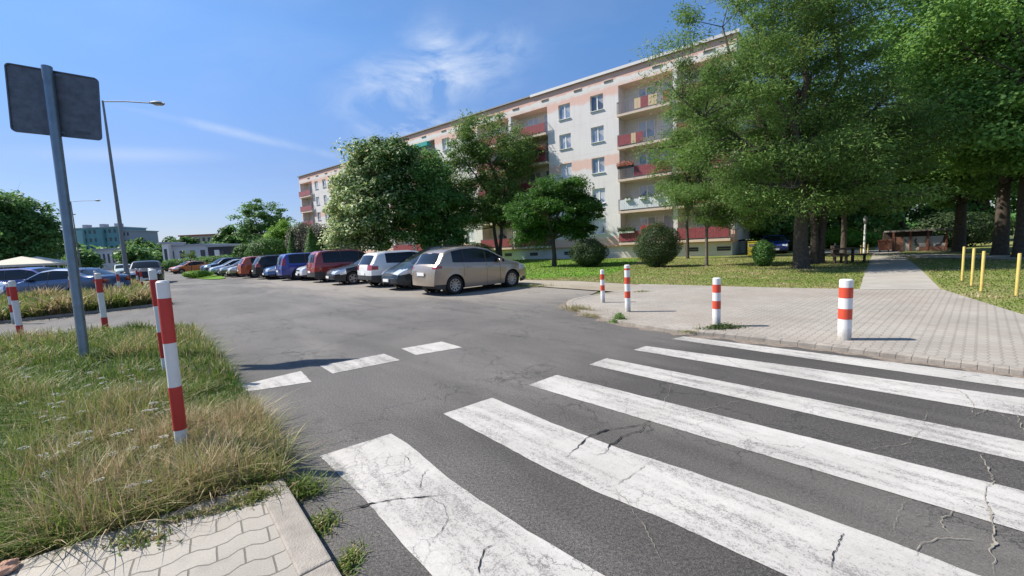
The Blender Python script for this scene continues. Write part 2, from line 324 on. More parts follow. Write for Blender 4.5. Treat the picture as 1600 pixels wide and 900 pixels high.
# dirt strip of footpath behind the bays, lawn, path
strip = [G(1000, 457), G(972, 458), G(930, 455), G(860, 450), G(812, 446), W(16, 11.6), W(40, 13.3), W(40, 15.0), W(15, 12.9), G(860, 438), G(1000, 445)]
sheet('footpath', strip, .03, M_SAND)
lawn = [G(1340, 455), G(1200, 452), G(1000, 446), G(900, 440), G(812, 438), W(40, 14.9), W(60, 14), W(80, 30), W(40, 60), W(-40, 60), W(-40, 16), W(-12, 16.2), G(1600, 497), G(1470, 455)]
sheet('lawn', lawn, .045, M_LAWN)
green = arc_pts([G(812, 437), G(900, 434), G(960, 428), G(985, 415), G(1000, 406)])+[np.array(W(14, 30)[:2])]+[np.array(W(45, 32)[:2]), np.array(W(45, 16)[:2])]
sheet('green_lawn', green, .052, M_LAWNG)
path = [G(1343, 456), G(1470, 456), G(1440, 425), G(1402, 392), G(1398, 386), G(1372, 386), G(1366, 392), G(1352, 425)]
sheet('path', path, .06, M_PATH)
xpath = [G(1400, 400), G(1440, 398), G(1600, 402), G(1600, 408), G(1440, 405)]
sheet('side_path', xpath, .068, M_PATH)
xp2 = [G(1240, 393), G(1366, 392), G(1366, 397), G(1240, 397)]
sheet('cross_path', xp2, .064, M_PATH)
# left islands and foreground paving
isl1 = [W(2.98, .5), W(3.6, .52), W(5, .6), W(8, .62), W(11.6, .45), W(12.3, 0), W(12.55, -.8), W(13.4, -5), W(15.5, -16), W(4.5, -14), W(3.4, -8)]
i1low = [G(0, 890), G(130, 868), G(260, 822), G(330, 795), G(415, 772)]
isl1 = [tuple(G(440, 768)[:2])]+[W(a, b)[:2] for a, b in ((3.3, .62), (5, .62), (8, .6), (11.2, .5), (12.0, .2), (12.4, -.5), (12.9, -5), (14.6, -16), (2.6, -12))]+[tuple(p[:2]) for p in i1low]
sheet('verge', isl1, .045, M_SOIL)
isl2 = [W(a, b)[:2] for a, b in ((19.3, -.7), (19.7, -.15), (24, -.3), (30, -.6), (37, -.9), (37.6, -1.5))]+[np.array(q_) for q_ in ((-22.4, 23.4), (-19.8, 17.6), (-21.6, 16.6), (-32, 13.5), (-30, 3.0))]+[W(16.2, -14)[:2]]
sheet('far_verge', isl2, .06, M_SOIL)
k2 = MB(); p2 = arc_pts([isl2[-1], isl2[0], isl2[1], isl2[2], isl2[3], isl2[4], isl2[5]], 4)
for i in range(len(p2)-1):
    a, b_ = p2[i], p2[i+1]; d = (b_-a)/np.linalg.norm(b_-a); nn = np.array([d[1], -d[0]])
    k2.prism([tuple(a), tuple(b_), tuple(b_+nn*.12), tuple(a+nn*.12)], -.01, .075)
tag(k2.build('verge_kerb', M_KERB), kind='structure')
fp = [W(3.02, .48), W(1.6, .55), W(-3, .6), W(-3, -8), W(2.6, -8), W(2.7, -3.5)]
fp = [W(3.06, .30), W(2.9, .36), W(-3, .36), W(-3, -9), W(2.8, -9), W(3.3, -3.0)]
sheet('near_pavement', fp, .078, M_PAVL)
k3 = MB()
for a0 in np.arange(-3, 3.0, 1.0):
    a1 = min(a0+.994, 3.08); q = [W(a0, .36), W(a1, .36), W(a1, .51), W(a0, .51)]
    k3.prism([p[:2] for p in q][::-1], -.02, .088)
tag(k3.build('near_kerb', M_KERB, bevel=.012), kind='structure')
# shrub island further down the street
si = arc_pts([G(293, 434), G(300, 430), G(340, 431), G(352, 435), G(330, 437), G(293, 434)])
sheet('small_verge', si, .05, M_LAWNG)
# road markings
def stripe(name, q, sub=8, jag=.006):
    P = [G(*p)[:2] for p in q]; n = len(P); out = []
    for i in range(n):
        a, b_ = P[i], P[(i+1) % n]; L = np.linalg.norm(b_-a); k = max(2, int(L/.06)); d = (b_-a)/L; nn = np.array([d[1], -d[0]])
        for j in range(k): out.append(a+(b_-a)*j/k+nn*(rng.normal()*jag*.35 if j else 0))
    o = sheet(name, out, .004, M_PAINT); return o
def ext(p, q, da):  # continue the line p->q on the ground until along-road coordinate da
    A, B = G(*p)[:2], G(*q)[:2]; a0, b0 = AB(A); a1, b1 = AB(B); t = (da-a0)/(a1-a0); return A+(B-A)*t
def to_px(P):
    q = np.array([P[0], P[1], 0.])-CAM; return (800+F*(q@rr)/(q@fw), 450-F*(q@uu)/(q@fw))
ends = [((505, 712), (612, 679), (680, 900), (930, 900)), ((697, 646), (770, 622), (1230, 900), (1525, 900)), ((826, 602), (870, 586), (1600, 832), (1600, 768)),
        ((921, 570), (948, 560), (1600, 722), (1600, 690)), ((990, 547), (1010, 541), (1600, 651), (1600, 622)), ((1050, 530), (1068, 526), (1600, 609), (1600, 592))]
for i, (l, r_, le, re) in enumerate(ends):
    E1, E2 = to_px(ext(l, le, -.9)), to_px(ext(r_, re, -.9))
    q = [l, r_, re, le]
    if i == 0: q = [(500, 713), (611, 678), (634, 692), (656, 709), (696, 744), (749, 782), (838, 838), (940, 898)]+[to_px(np.array(W(-.9, 1.75)[:2])), to_px(np.array(W(-.9, 1.1)[:2]))]+[(675, 900), (629, 851), (573, 784)]
    elif i == 1: q = [(693, 647), (769, 622), (869, 664), (967, 701), (1050, 728), (1220, 785), (1400, 850), (1529, 900), to_px(np.array(W(-.9, 2.95)[:2])), to_px(np.array(W(-.9, 2.3)[:2])), (1229, 900), (1040, 813), (927, 767), (851, 731), (776, 691)]
    else: q = [l, r_, re, E2, E1, le]
    stripe('crosswalk_stripe', q)
for q in ([(372, 603), (470, 580), (487, 597), (388, 612)], [(500, 572), (600, 553), (625, 563), (520, 584)], [(627, 545), (690, 534), (722, 543), (650, 555)]): stripe('yield_line', q)
# cracks wide enough to have a width of their own
def crack(name, pts, w0, m, z=.0085, jag=.012):
    P = [G(*p)[:2] for p in pts]; L = []
    for i in range(len(P)-1):
        d = P[i+1]-P[i]; D_ = np.linalg.norm(d); k = max(3, int(D_/.016)); nn = np.array([d[1], -d[0]])/D_; t_ = np.arange(k)/k
        off = np.cumsum(rng.normal(size=k))*.0045; off = off-t_*off[-1]; off += rng.normal(size=k)*.0022
        for j in range(k): L.append(P[i]+d*t_[j]+nn*off[j])
    L.append(P[-1]); n = len(L); wl = np.abs(np.convolve(rng.normal(size=n+8), np.ones(5)/5, 'same'))[4:4+n]*1.1+.22; Vs = []
    for i, p in enumerate(L):
        d = L[min(i+2, n-1)]-L[max(i-2, 0)]; nn = np.array([d[1], -d[0]])/(np.linalg.norm(d)+1e-9)
        wv = w0*(.62 if m is M_CRACKL else 1.)*wl[i]*min(1, 5*min(i+.3, n-i-.3)/n); Vs += [(*(p+nn*wv/2), z), (*(p-nn*wv/2), z)]
    b = MB(); b.add(Vs, [(2*i, 2*i+1, 2*i+3, 2*i+2) for i in range(n-1)]); tag(b.build(name, m), kind='structure')
crack('road_crack', [(505, 808), (560, 793), (590, 787), (650, 778), (700, 774)], .011, M_CRACKD)
crack('road_crack', [(882, 718), (905, 700), (922, 680), (950, 672), (990, 667), (1010, 661), (1018, 655)], .013, M_CRACKD)
crack('road_crack', [(925, 712), (950, 706), (972, 682), (1003, 674), (1016, 658)], .010, M_CRACKD)
crack('road_crack', [(585, 768), (612, 745), (640, 735), (628, 708)], .004, M_CRACKD)
crack('road_crack', [(665, 775), (690, 790), (700, 812), (672, 850)], .005, M_CRACKD)
crack('road_crack', [(745, 900), (750, 880), (757, 862), (775, 850)], .006, M_CRACKD)
crack('road_crack', [(655, 768), (660, 745), (668, 735)], .004, M_CRACKD)
crack('road_crack', [(1015, 655), (1035, 640), (1045, 615), (1050, 590), (1042, 572)], .006, M_CRACKL)
crack('road_crack', [(1018, 655), (1060, 648), (1100, 640), (1160, 625), (1190, 600), (1220, 585)], .006, M_CRACKL)
crack('road_crack', [(1045, 712), (1010, 725), (960, 760), (985, 790), (1010, 830), (1025, 860), (1040, 900)], .007, M_CRACKL)
crack('road_crack', [(1532, 700), (1545, 740), (1538, 775), (1550, 820), (1545, 860), (1552, 900)], .016, M_CRACKL)
crack('road_crack', [(1425, 872), (1440, 850), (1480, 842), (1530, 846)], .009, M_CRACKL)
crack('road_crack', [(1484, 842), (1470, 810), (1490, 798)], .010, M_CRACKL)
crack('road_crack', [(1400, 835), (1405, 800), (1415, 785)], .006, M_CRACKL)
crack('road_crack', [(1300, 895), (1302, 870), (1318, 835)], .008, M_CRACKD)
crack('road_crack', [(1480, 600), (1510, 618), (1525, 650), (1550, 640), (1590, 665)], .010, M_CRACKL)
crack('road_crack', [(1560, 625), (1590, 650), (1598, 680)], .012, M_CRACKL)
crack('road_crack', [(1120, 555), (1160, 575), (1210, 590), (1260, 600)], .006, M_CRACKD)
crack('road_crack', [(760, 520), (810, 526), (870, 532), (905, 538)], .012, M_CRACKD)
crack('road_crack', [(560, 512), (640, 506), (700, 500), (740, 497)], .014, M_CRACKD)
crack('road_crack', [(430, 560), (520, 548), (600, 535)], .008, M_CRACKD)
crack('road_crack', [(1450, 640), (1420, 690), (1380, 700), (1340, 705)], .006, M_CRACKL)
# ------------------------------------------------------------------ vegetation materials
def leaf_mat(name, stops, trans=.40, rough=.55):
    m = bpy.data.materials.new(name); m.use_nodes = True; nt = m.node_tree; b = nt.nodes['Principled BSDF']; o = nt.nodes['Material Output']
    a = N(nt, 'ShaderNodeAttribute', attribute_name='tint'); c = ramp(nt, a.outputs['Fac'], stops)
    nt.links.new(c, b.inputs['Base Color']); b.inputs['Roughness'].default_value = rough; b.inputs['Specular IOR Level'].default_value = .35
    t = N(nt, 'ShaderNodeBsdfTranslucent'); hs = N(nt, 'ShaderNodeHueSaturation', inp={'Hue': .487, 'Saturation': .98, 'Value': 1.4}); nt.links.new(c, hs.inputs['Color']); nt.links.new(hs.outputs[0], t.inputs[0])
    mx = N(nt, 'ShaderNodeMixShader'); mx.inputs[0].default_value = trans; nt.links.new(b.outputs[0], mx.inputs[1]); nt.links.new(t.outputs[0], mx.inputs[2]); nt.links.new(mx.outputs[0], o.inputs[0]); return m
L_LOC = leaf_mat('locust leaves', [(0, (0.057, 0.120, 0.028)), (.4, (0.106, 0.210, 0.045)), (.8, (0.181, 0.275, 0.069)), (1, (0.306, 0.304, 0.107))])
L_MAP = leaf_mat('maple leaves', [(0, (0.067, 0.158, 0.045)), (.5, (0.138, 0.285, 0.067)), (.9, (0.261, 0.447, 0.106)), (1, (0.399, 0.515, 0.149))])
L_DRK = leaf_mat('dark leaves', [(0, (0.056, 0.128, 0.036)), (.5, (0.096, 0.218, 0.056)), (1, (0.183, 0.352, 0.086))])
L_RND = leaf_mat('deep green leaves', [(0, (0.024, 0.079, 0.014)), (.5, (0.048, 0.139, 0.018)), (1, (0.086, 0.199, 0.029))])
L_VAR = leaf_mat('variegated leaves', [(0, (0.044, 0.114, 0.026)), (.45, (0.096, 0.202, 0.049)), (.7, (0.299, 0.421, 0.140)), (1, (0.700, 0.700, 0.456))], .25)
L_BRT = leaf_mat('bright leaves', [(0, (0.078, 0.182, 0.019)), (.5, (0.130, 0.286, 0.026)), (1, (0.221, 0.390, 0.039))])
L_PUR = leaf_mat('purple leaves', [(0, (0.055, 0.051, 0.040)), (.5, (0.109, 0.109, 0.082)), (1, (0.200, 0.209, 0.155))])
L_BSH = leaf_mat('privet leaves', [(0, (0.021, 0.045, 0.015)), (.5, (0.044, 0.084, 0.026)), (1, (0.098, 0.140, 0.051))])
L_FLW = leaf_mat('red blooms', [(0, (.45, .03, .03)), (.6, (.65, .06, .05)), (.8, (.10, .16, .04)), (1, (.05, .10, .02))])
L_FLO = leaf_mat('orange pink blooms', [(0, (.6, .16, .10)), (.5, (.55, .20, .18)), (.75, (.10, .16, .04)), (1, (.05, .10, .02))])
L_GRS = leaf_mat('grass blades', [(0, (0.048, 0.110, 0.014)), (.30, (0.105, 0.190, 0.025)), (.52, (0.200, 0.260, 0.055)), (.70, (0.280, 0.235, 0.110)), (.85, (0.36, 0.27, 0.15)), (1, (0.56, 0.47, 0.30))], .3)
M_BARK = mat('bark', (.075, .060, .047), .95, vary=.35, scale=9, bump=.9, bscale=16)
M_BARKL = mat('pale bark', (.14, .12, .095), .95, vary=.3, scale=9, bump=.8, bscale=18)
def unitv(a): return a/np.maximum(np.linalg.norm(a, axis=1, keepdims=True), 1e-9)
def leaves(P, Nn, A, ln, wd, tint, fold=.0):
    """rhombic leaves: P centres, Nn normals, A long axes"""
    n = len(P); Nn = unitv(Nn); A = unitv(A-Nn*np.sum(A*Nn, 1, keepdims=True)); B = np.cross(Nn, A)
    ln = np.broadcast_to(np.asarray(ln), (n,))[:, None]; wd = np.broadcast_to(np.asarray(wd), (n,))[:, None]
    Vv = np.stack([P-A*ln/2, P+B*wd/2-A*ln*.06+Nn*fold, P+A*ln/2, P-B*wd/2-A*ln*.06+Nn*fold], 1).reshape(-1, 3)
    Fq = np.arange(4*n).reshape(-1, 4); return Vv, Fq, np.repeat(tint, 4)
def clump_leaves(C, rc, per, kind, size, tintf=None, asp=.45, flat=.62, outc=None):
    """C clump centres, rc radii -> leaf arrays spread through the clumps"""
    n = len(C)*per; ci = np.repeat(np.arange(len(C)), per); d = unitv(rng.normal(size=(n, 3))); rad = rng.random(n)**.42
    rcc = rc[ci]*(.75+.5*rng.random(n)); off = d*rad[:, None]*rcc[:, None]; off[:, 2] *= flat
    P = C[ci]+off
    up = np.array([0, 0, 1.])
    if kind == 'frond':      # pinnate fronds hanging outwards
        Nn = d*.35+up*.55+rng.normal(size=(n, 3))*.45; A = d*np.array([1, 1, .3])+rng.normal(size=(n, 3))*.55+np.array([0, 0, -.42])
    elif kind == 'broad':
        Nn = d*.55+up*.65+rng.normal(size=(n, 3))*.42; A = rng.normal(size=(n, 3))+np.array([0, 0, -.5])
    else:
        Nn = d*.8+up*.3+rng.normal(size=(n, 3))*.5; A = rng.normal(size=(n, 3))
    ctint = rng.random(len(C)); t = .30*ctint[ci]+.55*rng.random(n)+.10
    if tintf is not None: t = tintf(P, t)
    s = size*(.6+.8*rng.random(n))
    return leaves(P, Nn, A, s, s*asp, np.clip(t, 0, 1))
def tree(name, label, base, trunk_h, trunk_r, lobes, nclump, per, size, lm, kind='broad', rc=.9, group=None, bark=None, asp=.45, limbs=6, tintf=None, lean=(0, 0), cat='tree', shell=.5, flat=.62, trunks=1, twig=True):
    """lobes: list of (cx,cy,cz,rx,ry,rz) relative to base. trunk with limbs to leaf clumps spread through the lobes"""
    root = empty(name, base); tag(root, label, cat, group)
    vol = np.array([l[3]*l[4]*l[5] for l in lobes])**.8; vol /= vol.sum(); C = []
    for _ in range(nclump):
        l = lobes[rng.choice(len(lobes), p=vol)]; d = rng.normal(size=3); d /= np.linalg.norm(d); r_ = shell+(1-shell)*rng.random()**.6 if rng.random() < .8 else rng.random()
        p = np.array(l[:3])+d*np.array(l[3:])*r_*(.84+.3*rng.random())
        if p[2] < .35: p[2] = .35+.3*rng.random()
        C.append(p)
    C = np.array(C); rcs = rc*(.55+.8*rng.random(len(C)))
    mb = MB(); nodes = []
    cen = np.mean([l[:3] for l in lobes], axis=0)
    tops = []
    for k in range(trunks):
        ox = 0 if trunks == 1 else (k-(trunks-1)/2)*trunk_r*1.6
        tp = [np.array([ox+0., 0, -.15]), np.array([ox, 0, trunk_h*.04]), np.array([ox+lean[0]*.35+rng.normal()*.03, lean[1]*.35, trunk_h*.4]), np.array([ox*1.8+lean[0]*.8+rng.normal()*.05, lean[1]*.8, trunk_h*.8]), np.array([ox*2.4+lean[0], lean[1], trunk_h])]
        mb.tube(tp, [trunk_r*1.55, trunk_r*1.12, trunk_r*.92, trunk_r*.85, trunk_r*.78], 12); tops.append(tp[-1]); 
        for i in range(3, 5): nodes.append((tp[i], trunk_r*.6))
    # main limbs
    for k in range(limbs):
        st = tops[k % trunks]; l = lobes[k % len(lobes)]; an = 2*math.pi*k/limbs+rng.random()*.8
        tgt = np.array(l[:3])+np.array([math.cos(an)*l[3]*.55, math.sin(an)*l[4]*.55, (.15+.55*rng.random())*l[5]])
        pts = []; m_ = 7
        for i in range(m_):
            t = i/(m_-1); p = st*(1-t)+tgt*t; p = p+np.array([0, 0, 1])*math.sin(math.pi*t)*.10*np.linalg.norm(tgt-st)*(.5+rng.random()*.3); p = p+rng.normal(size=3)*.035*np.linalg.norm(tgt-st)*(0 if i in (0,) else 1); pts.append(p)
        rd = [trunk_r*.62*(1-.82*(i/(m_-1))) for i in range(m_)]; mb.tube(pts, rd, 8)
        for i in range(1, m_): nodes.append((pts[i], rd[i]))
    NP = np.array([q[0] for q in nodes]); NR = np.array([q[1] for q in nodes])
    if twig:
        for c in C:
            dd = np.linalg.norm(NP-c, axis=1)+np.where(NP[:, 2] > c[2]+.3, 2.5, 0); j = int(np.argmin(dd)); a = NP[j]; L = np.linalg.norm(c-a)
            r1 = min(NR[j]*.6, .012+.016*L); mid = (a+c)/2+rng.normal(size=3)*.08*L+np.array([0, 0, .06*L])
            mb.tube([a, mid, c], [r1, r1*.65, r1*.25], 5, caps=False)
            for _ in range(3):
                e = c+rng.normal(size=3)*rc*.45; mb.tube([mid*.3+c*.7, (c+e)/2, e], [r1*.4, r1*.28, .004], 4, caps=False)
    mb.build('trunk', bark or M_BARK, root, smooth=True)
    Vv, Fq, tt = clump_leaves(C, rcs, per, kind, size, tintf, asp, flat)
    Vv[:, 2] = np.maximum(Vv[:, 2], .04)
    mesh('crown', Vv, Fq, lm, root, attr=tt); return root
def bush(name, label, base, rx, ry, h, n, size, lm, group=None, cat='bush', bumps=26, taper=0., asp=.55, tintf=None, lump=.10, shape='round'):
    root = empty(name, base); tag(root, label, cat, group)
    d = unitv(rng.normal(size=(n, 3))); rad = 1-.34*rng.random(n)**1.6
    bd = unitv(rng.normal(size=(bumps, 3))); dt = d@bd.T; rad = rad*(1+lump*(np.exp((dt.max(1)-1)*14)-.5))
    P = d*rad[:, None]
    if shape == 'cone': 
        zz = (P[:, 2]+1)/2; P[:, 0] *= (1.15-zz)**.8; P[:, 1] *= (1.15-zz)**.8
    P = P*(1+.07*np.array([noise.noise(Vector((q_[0]*1.9+rx*7, q_[1]*1.9, q_[2]*1.9))) for q_ in d])[:, None]*(2.2 if lump < .2 else 1))
    if shape == 'round' and n > 4000:
        st_ = rng.random(n) < .035; P[st_] *= (1.03+.10*rng.random(st_.sum()))[:, None]
    P = P*np.array([rx, ry, h/2])+np.array([0, 0, h/2]); P[:, 2] = np.maximum(P[:, 2], .02+.08*rng.random(n))
    Nn = d*.9+np.array([0, 0, .25])+rng.normal(size=(n, 3))*.45; A = rng.normal(size=(n, 3)); s = size*(.6+.8*rng.random(n))
    t = .15+.7*rng.random(n)
    if tintf is not None: t = tintf(P, t)
    Vv, Fq, tt = leaves(P, Nn, A, s, s*asp, np.clip(t, 0, 1))
    mesh('foliage', Vv, Fq, lm, root, attr=tt)
    mb = MB()
    for k in range(7):
        an = k*.9; e = (math.cos(an)*rx*.6, math.sin(an)*ry*.6, h*.7); mb.tube([(math.cos(an)*.06, math.sin(an)*.06, -.05), (e[0]*.4, e[1]*.4, h*.3), e], [.035, .028, .008], 6)
    mb.build('stems', M_BARK, root); return root
# ------------------------------------------------------------------ apartment building
BRZ = math.atan2(-.6157, .788); BA = (9.93, 38.35)
bld = empty('apartment_building', (BA[0], BA[1], 0), BRZ)
tag(bld, 'long five storey cream apartment block with salmon bands and rows of balconies', 'apartment building')
def wallpaint():
    m, nt, b, t = node_mat('cream render with salmon bands'); o = t.outputs['Object']; s = N(nt, 'ShaderNodeSeparateXYZ'); nt.links.new(o, s.inputs[0])
    wob = noisen(nt, mapn(nt, o, scale=(.5, .5, 1)), 2.2, 4, .6); z = mth(nt, 'ADD', s.outputs[2], mth(nt, 'MULTIPLY', mth(nt, 'SUBTRACT', wob, .5), .9)); z0 = s.outputs[2]
    def band(lo, hi, zz, so=.06):
        a = N(nt, 'ShaderNodeMapRange', interpolation_type='SMOOTHSTEP', inp={1: lo-so, 2: lo+so}); nt.links.new(zz, a.inputs[0])
        c = N(nt, 'ShaderNodeMapRange', interpolation_type='SMOOTHSTEP', inp={1: hi-so, 2: hi+so, 3: 1., 4: 0.}); nt.links.new(zz, c.inputs[0]); return mth(nt, 'MULTIPLY', a.outputs[0], c.outputs[0])
    k = mth(nt, 'MAXIMUM', band(16.0, 17.2, z), mth(nt, 'MULTIPLY', band(14.65, 15.5, z, .2), .85)); k = mth(nt, 'MAXIMUM', k, mth(nt, 'MULTIPLY', band(8.55, 9.5, z, .12), .8)); k = mth(nt, 'MAXIMUM', k, mth(nt, 'MULTIPLY', band(1.1, 2.05, z, .15), .9))
    base = ramp(nt, noisen(nt, o, .6, 6, .6), [(.3, (.70, .665, .65)), (.7, (.76, .725, .71))]); white = mixc(nt, mth(nt, 'MULTIPLY', band(15.4, 16.0, z, .12), .6), base, (.72, .69, .65))
    c = mixc(nt, k, white, (.74, .47, .385))
    strk = ramp(nt, noisen(nt, mapn(nt, o, scale=(3.2, 1, .16)), 1.6, 7, .65), [(.5, 0.), (.8, .30)]); c = mixc(nt, strk, c, (.45, .40, .35))
    fz = mth(nt, 'FRACT', mth(nt, 'DIVIDE', mth(nt, 'SUBTRACT', z0, 1.42), 2.835)); fx = mth(nt, 'FRACT', mth(nt, 'DIVIDE', s.outputs[0], 3.55)); jn = mth(nt, 'MAXIMUM', mth(nt, 'LESS_THAN', fz, .010), mth(nt, 'LESS_THAN', fx, .006)); c = mixc(nt, mth(nt, 'MULTIPLY', jn, .22), c, (.30, .27, .24))
    nt.links.new(c, b.inputs['Base Color']); b.inputs['Roughness'].default_value = .92; b.inputs['Specular IOR Level'].default_value = .2
    bumpn(nt, b, noisen(nt, o, 60, 3), .25, .01); return m
M_WALL = wallpaint()
M_CREAM = mat('cream render', (.70, .665, .645), .92, vary=.05, scale=1.5)
M_WHITEW = mat('white loggia render', (.66, .65, .62), .9, vary=.05, scale=1.5)
M_SLAB = mat('pinkish slab', (.62, .50, .41), .9, vary=.06, scale=2)
M_PLIN = mat('plinth', (.62, .595, .55), .9, vary=.10, scale=.8)
M_LEDGE = mat('orange ledge', (.58, .34, .22), .9, vary=.08)
M_COP = mat('metal coping', (.62, .60, .58), .5, metal=.2)
M_ROOF = mat('roof felt', (.07, .07, .07), .9)
M_FRAME = mat('white window frame', (.78, .78, .76), .35)
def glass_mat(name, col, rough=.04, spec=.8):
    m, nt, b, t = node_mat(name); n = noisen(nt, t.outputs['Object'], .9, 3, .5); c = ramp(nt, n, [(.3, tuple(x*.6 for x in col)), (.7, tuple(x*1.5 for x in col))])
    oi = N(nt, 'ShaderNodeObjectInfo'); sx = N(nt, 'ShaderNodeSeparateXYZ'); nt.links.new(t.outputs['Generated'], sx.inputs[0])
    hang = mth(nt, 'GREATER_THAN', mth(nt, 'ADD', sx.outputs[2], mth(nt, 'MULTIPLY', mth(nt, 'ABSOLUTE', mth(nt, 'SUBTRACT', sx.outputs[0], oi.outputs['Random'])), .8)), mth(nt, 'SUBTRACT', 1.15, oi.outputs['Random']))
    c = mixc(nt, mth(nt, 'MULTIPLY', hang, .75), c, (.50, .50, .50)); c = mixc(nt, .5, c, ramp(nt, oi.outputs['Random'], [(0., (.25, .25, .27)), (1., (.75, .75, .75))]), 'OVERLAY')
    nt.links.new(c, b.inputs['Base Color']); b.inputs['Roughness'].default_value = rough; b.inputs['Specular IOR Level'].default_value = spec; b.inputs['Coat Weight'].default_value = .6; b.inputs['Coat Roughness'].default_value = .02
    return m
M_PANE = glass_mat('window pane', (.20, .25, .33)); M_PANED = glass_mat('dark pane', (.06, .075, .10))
M_CURT = mat('net curtain', (.55, .56, .58), .8, vary=.1, scale=20)
M_MAR = mat('maroon panel', (.25, .050, .062), .65, vary=.14, scale=3); M_MARL = mat('light maroon panel', (.33, .11, .12), .6, vary=.1)
M_BEI = mat('beige panel', (.56, .42, .27), .7, vary=.08); M_WHP = mat('white panel', (.62, .64, .68), .6, vary=.05); M_RAIL = mat('railing metal', (.18, .17, .17), .5, metal=.5)
M_TEAL = mat('teal fabric', (.03, .32, .30), .8); M_BLACK = mat('black plastic', (.025, .025, .025), .5); M_GREYM = mat('grey louvre', (.25, .25, .25), .6)
ZF = [1.42, 4.27, 7.10, 9.93, 12.76]; ZTOP = 16.75; ZR = 15.35   # floor levels, roof
# sections: (x_right, x_left, setback)  local x to the right, y into the building
def facade_wall(x0, x1, y, holes, name='wall'):
    """wall x0<x1 at plane y with rectangular holes (xa,xb,za,zb); reveals .18 deep"""
    xs = sorted({x0, x1, *[h[0] for h in holes], *[h[1] for h in holes]}); zs = sorted({1.25, ZTOP, *[h[2] for h in holes], *[h[3] for h in holes]}); b = MB()
    for i in range(len(xs)-1):
        for j in range(len(zs)-1):
            cx, cz = (xs[i]+xs[i+1])/2, (zs[j]+zs[j+1])/2
            if any(h[0] < cx < h[1] and h[2] < cz < h[3] for h in holes): continue
            b.add([(xs[i], y, zs[j]), (xs[i+1], y, zs[j]), (xs[i+1], y, zs[j+1]), (xs[i], y, zs[j+1])], [(0, 1, 2, 3)])
    for (a, c, d, e) in holes:
        for q in ([(a, y, d), (a, y+.2, d), (a, y+.2, e), (a, y, e)], [(c, y, d), (c, y, e), (c, y+.2, e), (c, y+.2, d)], [(a, y, d), (c, y, d), (c, y+.2, d), (a, y+.2, d)], [(a, y, e), (a, y+.2, e), (c, y+.2, e), (c, y, e)]): b.poly(q)
    return b.build(name, M_WALL, bld)
def window(x0, x1, z0, z1, y, parent=bld, panes=2, pm=None, name='window', sill=True, curtain=True):
    f = MB(); t = .06
    f.box(x0, x1, y, y+.07, z1-t, z1); f.box(x0, x1, y, y+.07, z0, z0+t); f.box(x0, x0+t, y, y+.07, z0+t, z1-t); f.box(x1-t, x1, y, y+.07, z0+t, z1-t)
    for k in range(1, panes): xm = x0+(x1-x0)*k/panes; f.box(xm-.055, xm+.055, y-.008, y+.07, z0+t, z1-t)
    w_ = f.build(name, M_FRAME, parent)
    if sill:
        s = MB(); s.box(x0-.05, x1+.05, y-.24, y-.002, z0-.05, z0-.004); s.build('sill', M_FRAME, w_)
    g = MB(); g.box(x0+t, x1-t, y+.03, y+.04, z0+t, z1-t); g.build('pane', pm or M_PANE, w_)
    return w_
def wall_bay(xr, xl, y, wins):   # windows at distances from the right edge
    holes = [(a, b_, zf+.95, zf+2.35) for a, b_ in wins for zf in ZF]
    facade_wall(xl, xr, y, holes)
    for i, (a, b_, za, zb) in enumerate(holes):
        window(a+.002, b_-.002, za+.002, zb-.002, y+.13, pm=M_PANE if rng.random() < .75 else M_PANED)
STY = {}
def balcony(xl, xr, fl, y, style, first=True, side=1):
    """loggia bay: slab + railing + back wall window. side=+1 door to the right"""
    z = ZF[fl]; sl = MB(); sl.box(xl-.05, xr+.05, y-.42, y+1.3, z-.2, z); bal = sl.build('balcony', M_SLAB, bld, bevel=.01)
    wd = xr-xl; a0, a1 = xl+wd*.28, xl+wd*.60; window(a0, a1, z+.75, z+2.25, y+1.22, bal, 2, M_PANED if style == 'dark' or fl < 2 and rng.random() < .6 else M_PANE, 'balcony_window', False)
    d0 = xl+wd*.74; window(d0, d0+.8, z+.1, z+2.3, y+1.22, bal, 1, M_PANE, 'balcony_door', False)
    yr = y-.38; r_ = MB(); zt = z+1.05
    r_.box(xl-.02, xr+.02, yr-.02, yr+.02, zt-.04, zt); r_.box(xl-.02, xr+.02, yr-.015, yr+.015, z+.08, z+.11)
    for ex in (xl-.02, xr-.02): r_.box(ex, ex+.04, yr+.02, y-.01, zt-.04, zt); r_.box(ex, ex+.04, yr-.02, yr+.02, z, zt)
    nb = int(wd/.13) if y < 2 and xr > -22 else int(wd/.3)
    for k in range(1, nb): x = xl+wd*k/nb; r_.box(x-.008, x+.008, yr-.008, yr+.008, z+.1, zt-.04)
    for ex in (xl, xr-.02):
        for yy in (y-.28, y-.16): r_.box(ex, ex+.016, yy, yy+.016, z, zt-.04)
    r_.build('railing', M_RAIL, bal)
    def pan(f0, f1, m, z1=.98): 
        p = MB(); n_ = max(1, int((f1-f0)*wd/.2))
        for k in range(n_):
            x0 = xl+wd*(f0+(f1-f0)*k/n_); x1 = xl+wd*(f0+(f1-f0)*(k+1)/n_)-.015; p.box(x0, x1, yr-.045, yr-.022, z+.12, z+z1)
        p.build('railing_panel', m, bal)
    if style == 'maroon' or style == 'dark': pan(.01, .99, M_MAR)
    elif style == 'mixA': pan(.34, .46, M_BEI); pan(.46, .60, M_MAR); pan(.60, .76, M_BEI); pan(.86, .98, M_MAR)
    elif style == 'mixB': pan(.01, .27, M_MAR); pan(.27, .36, M_BEI); pan(.36, .50, M_MAR)
    elif style == 'flower': pan(.32, .99, M_MAR)
    elif style == 'white': pan(.03, .99, M_WHP)
    elif style == 'rightmar': pan(.30, .99, M_MAR)
    elif style == 'light': pan(.01, .99, M_MARL)
    return bal
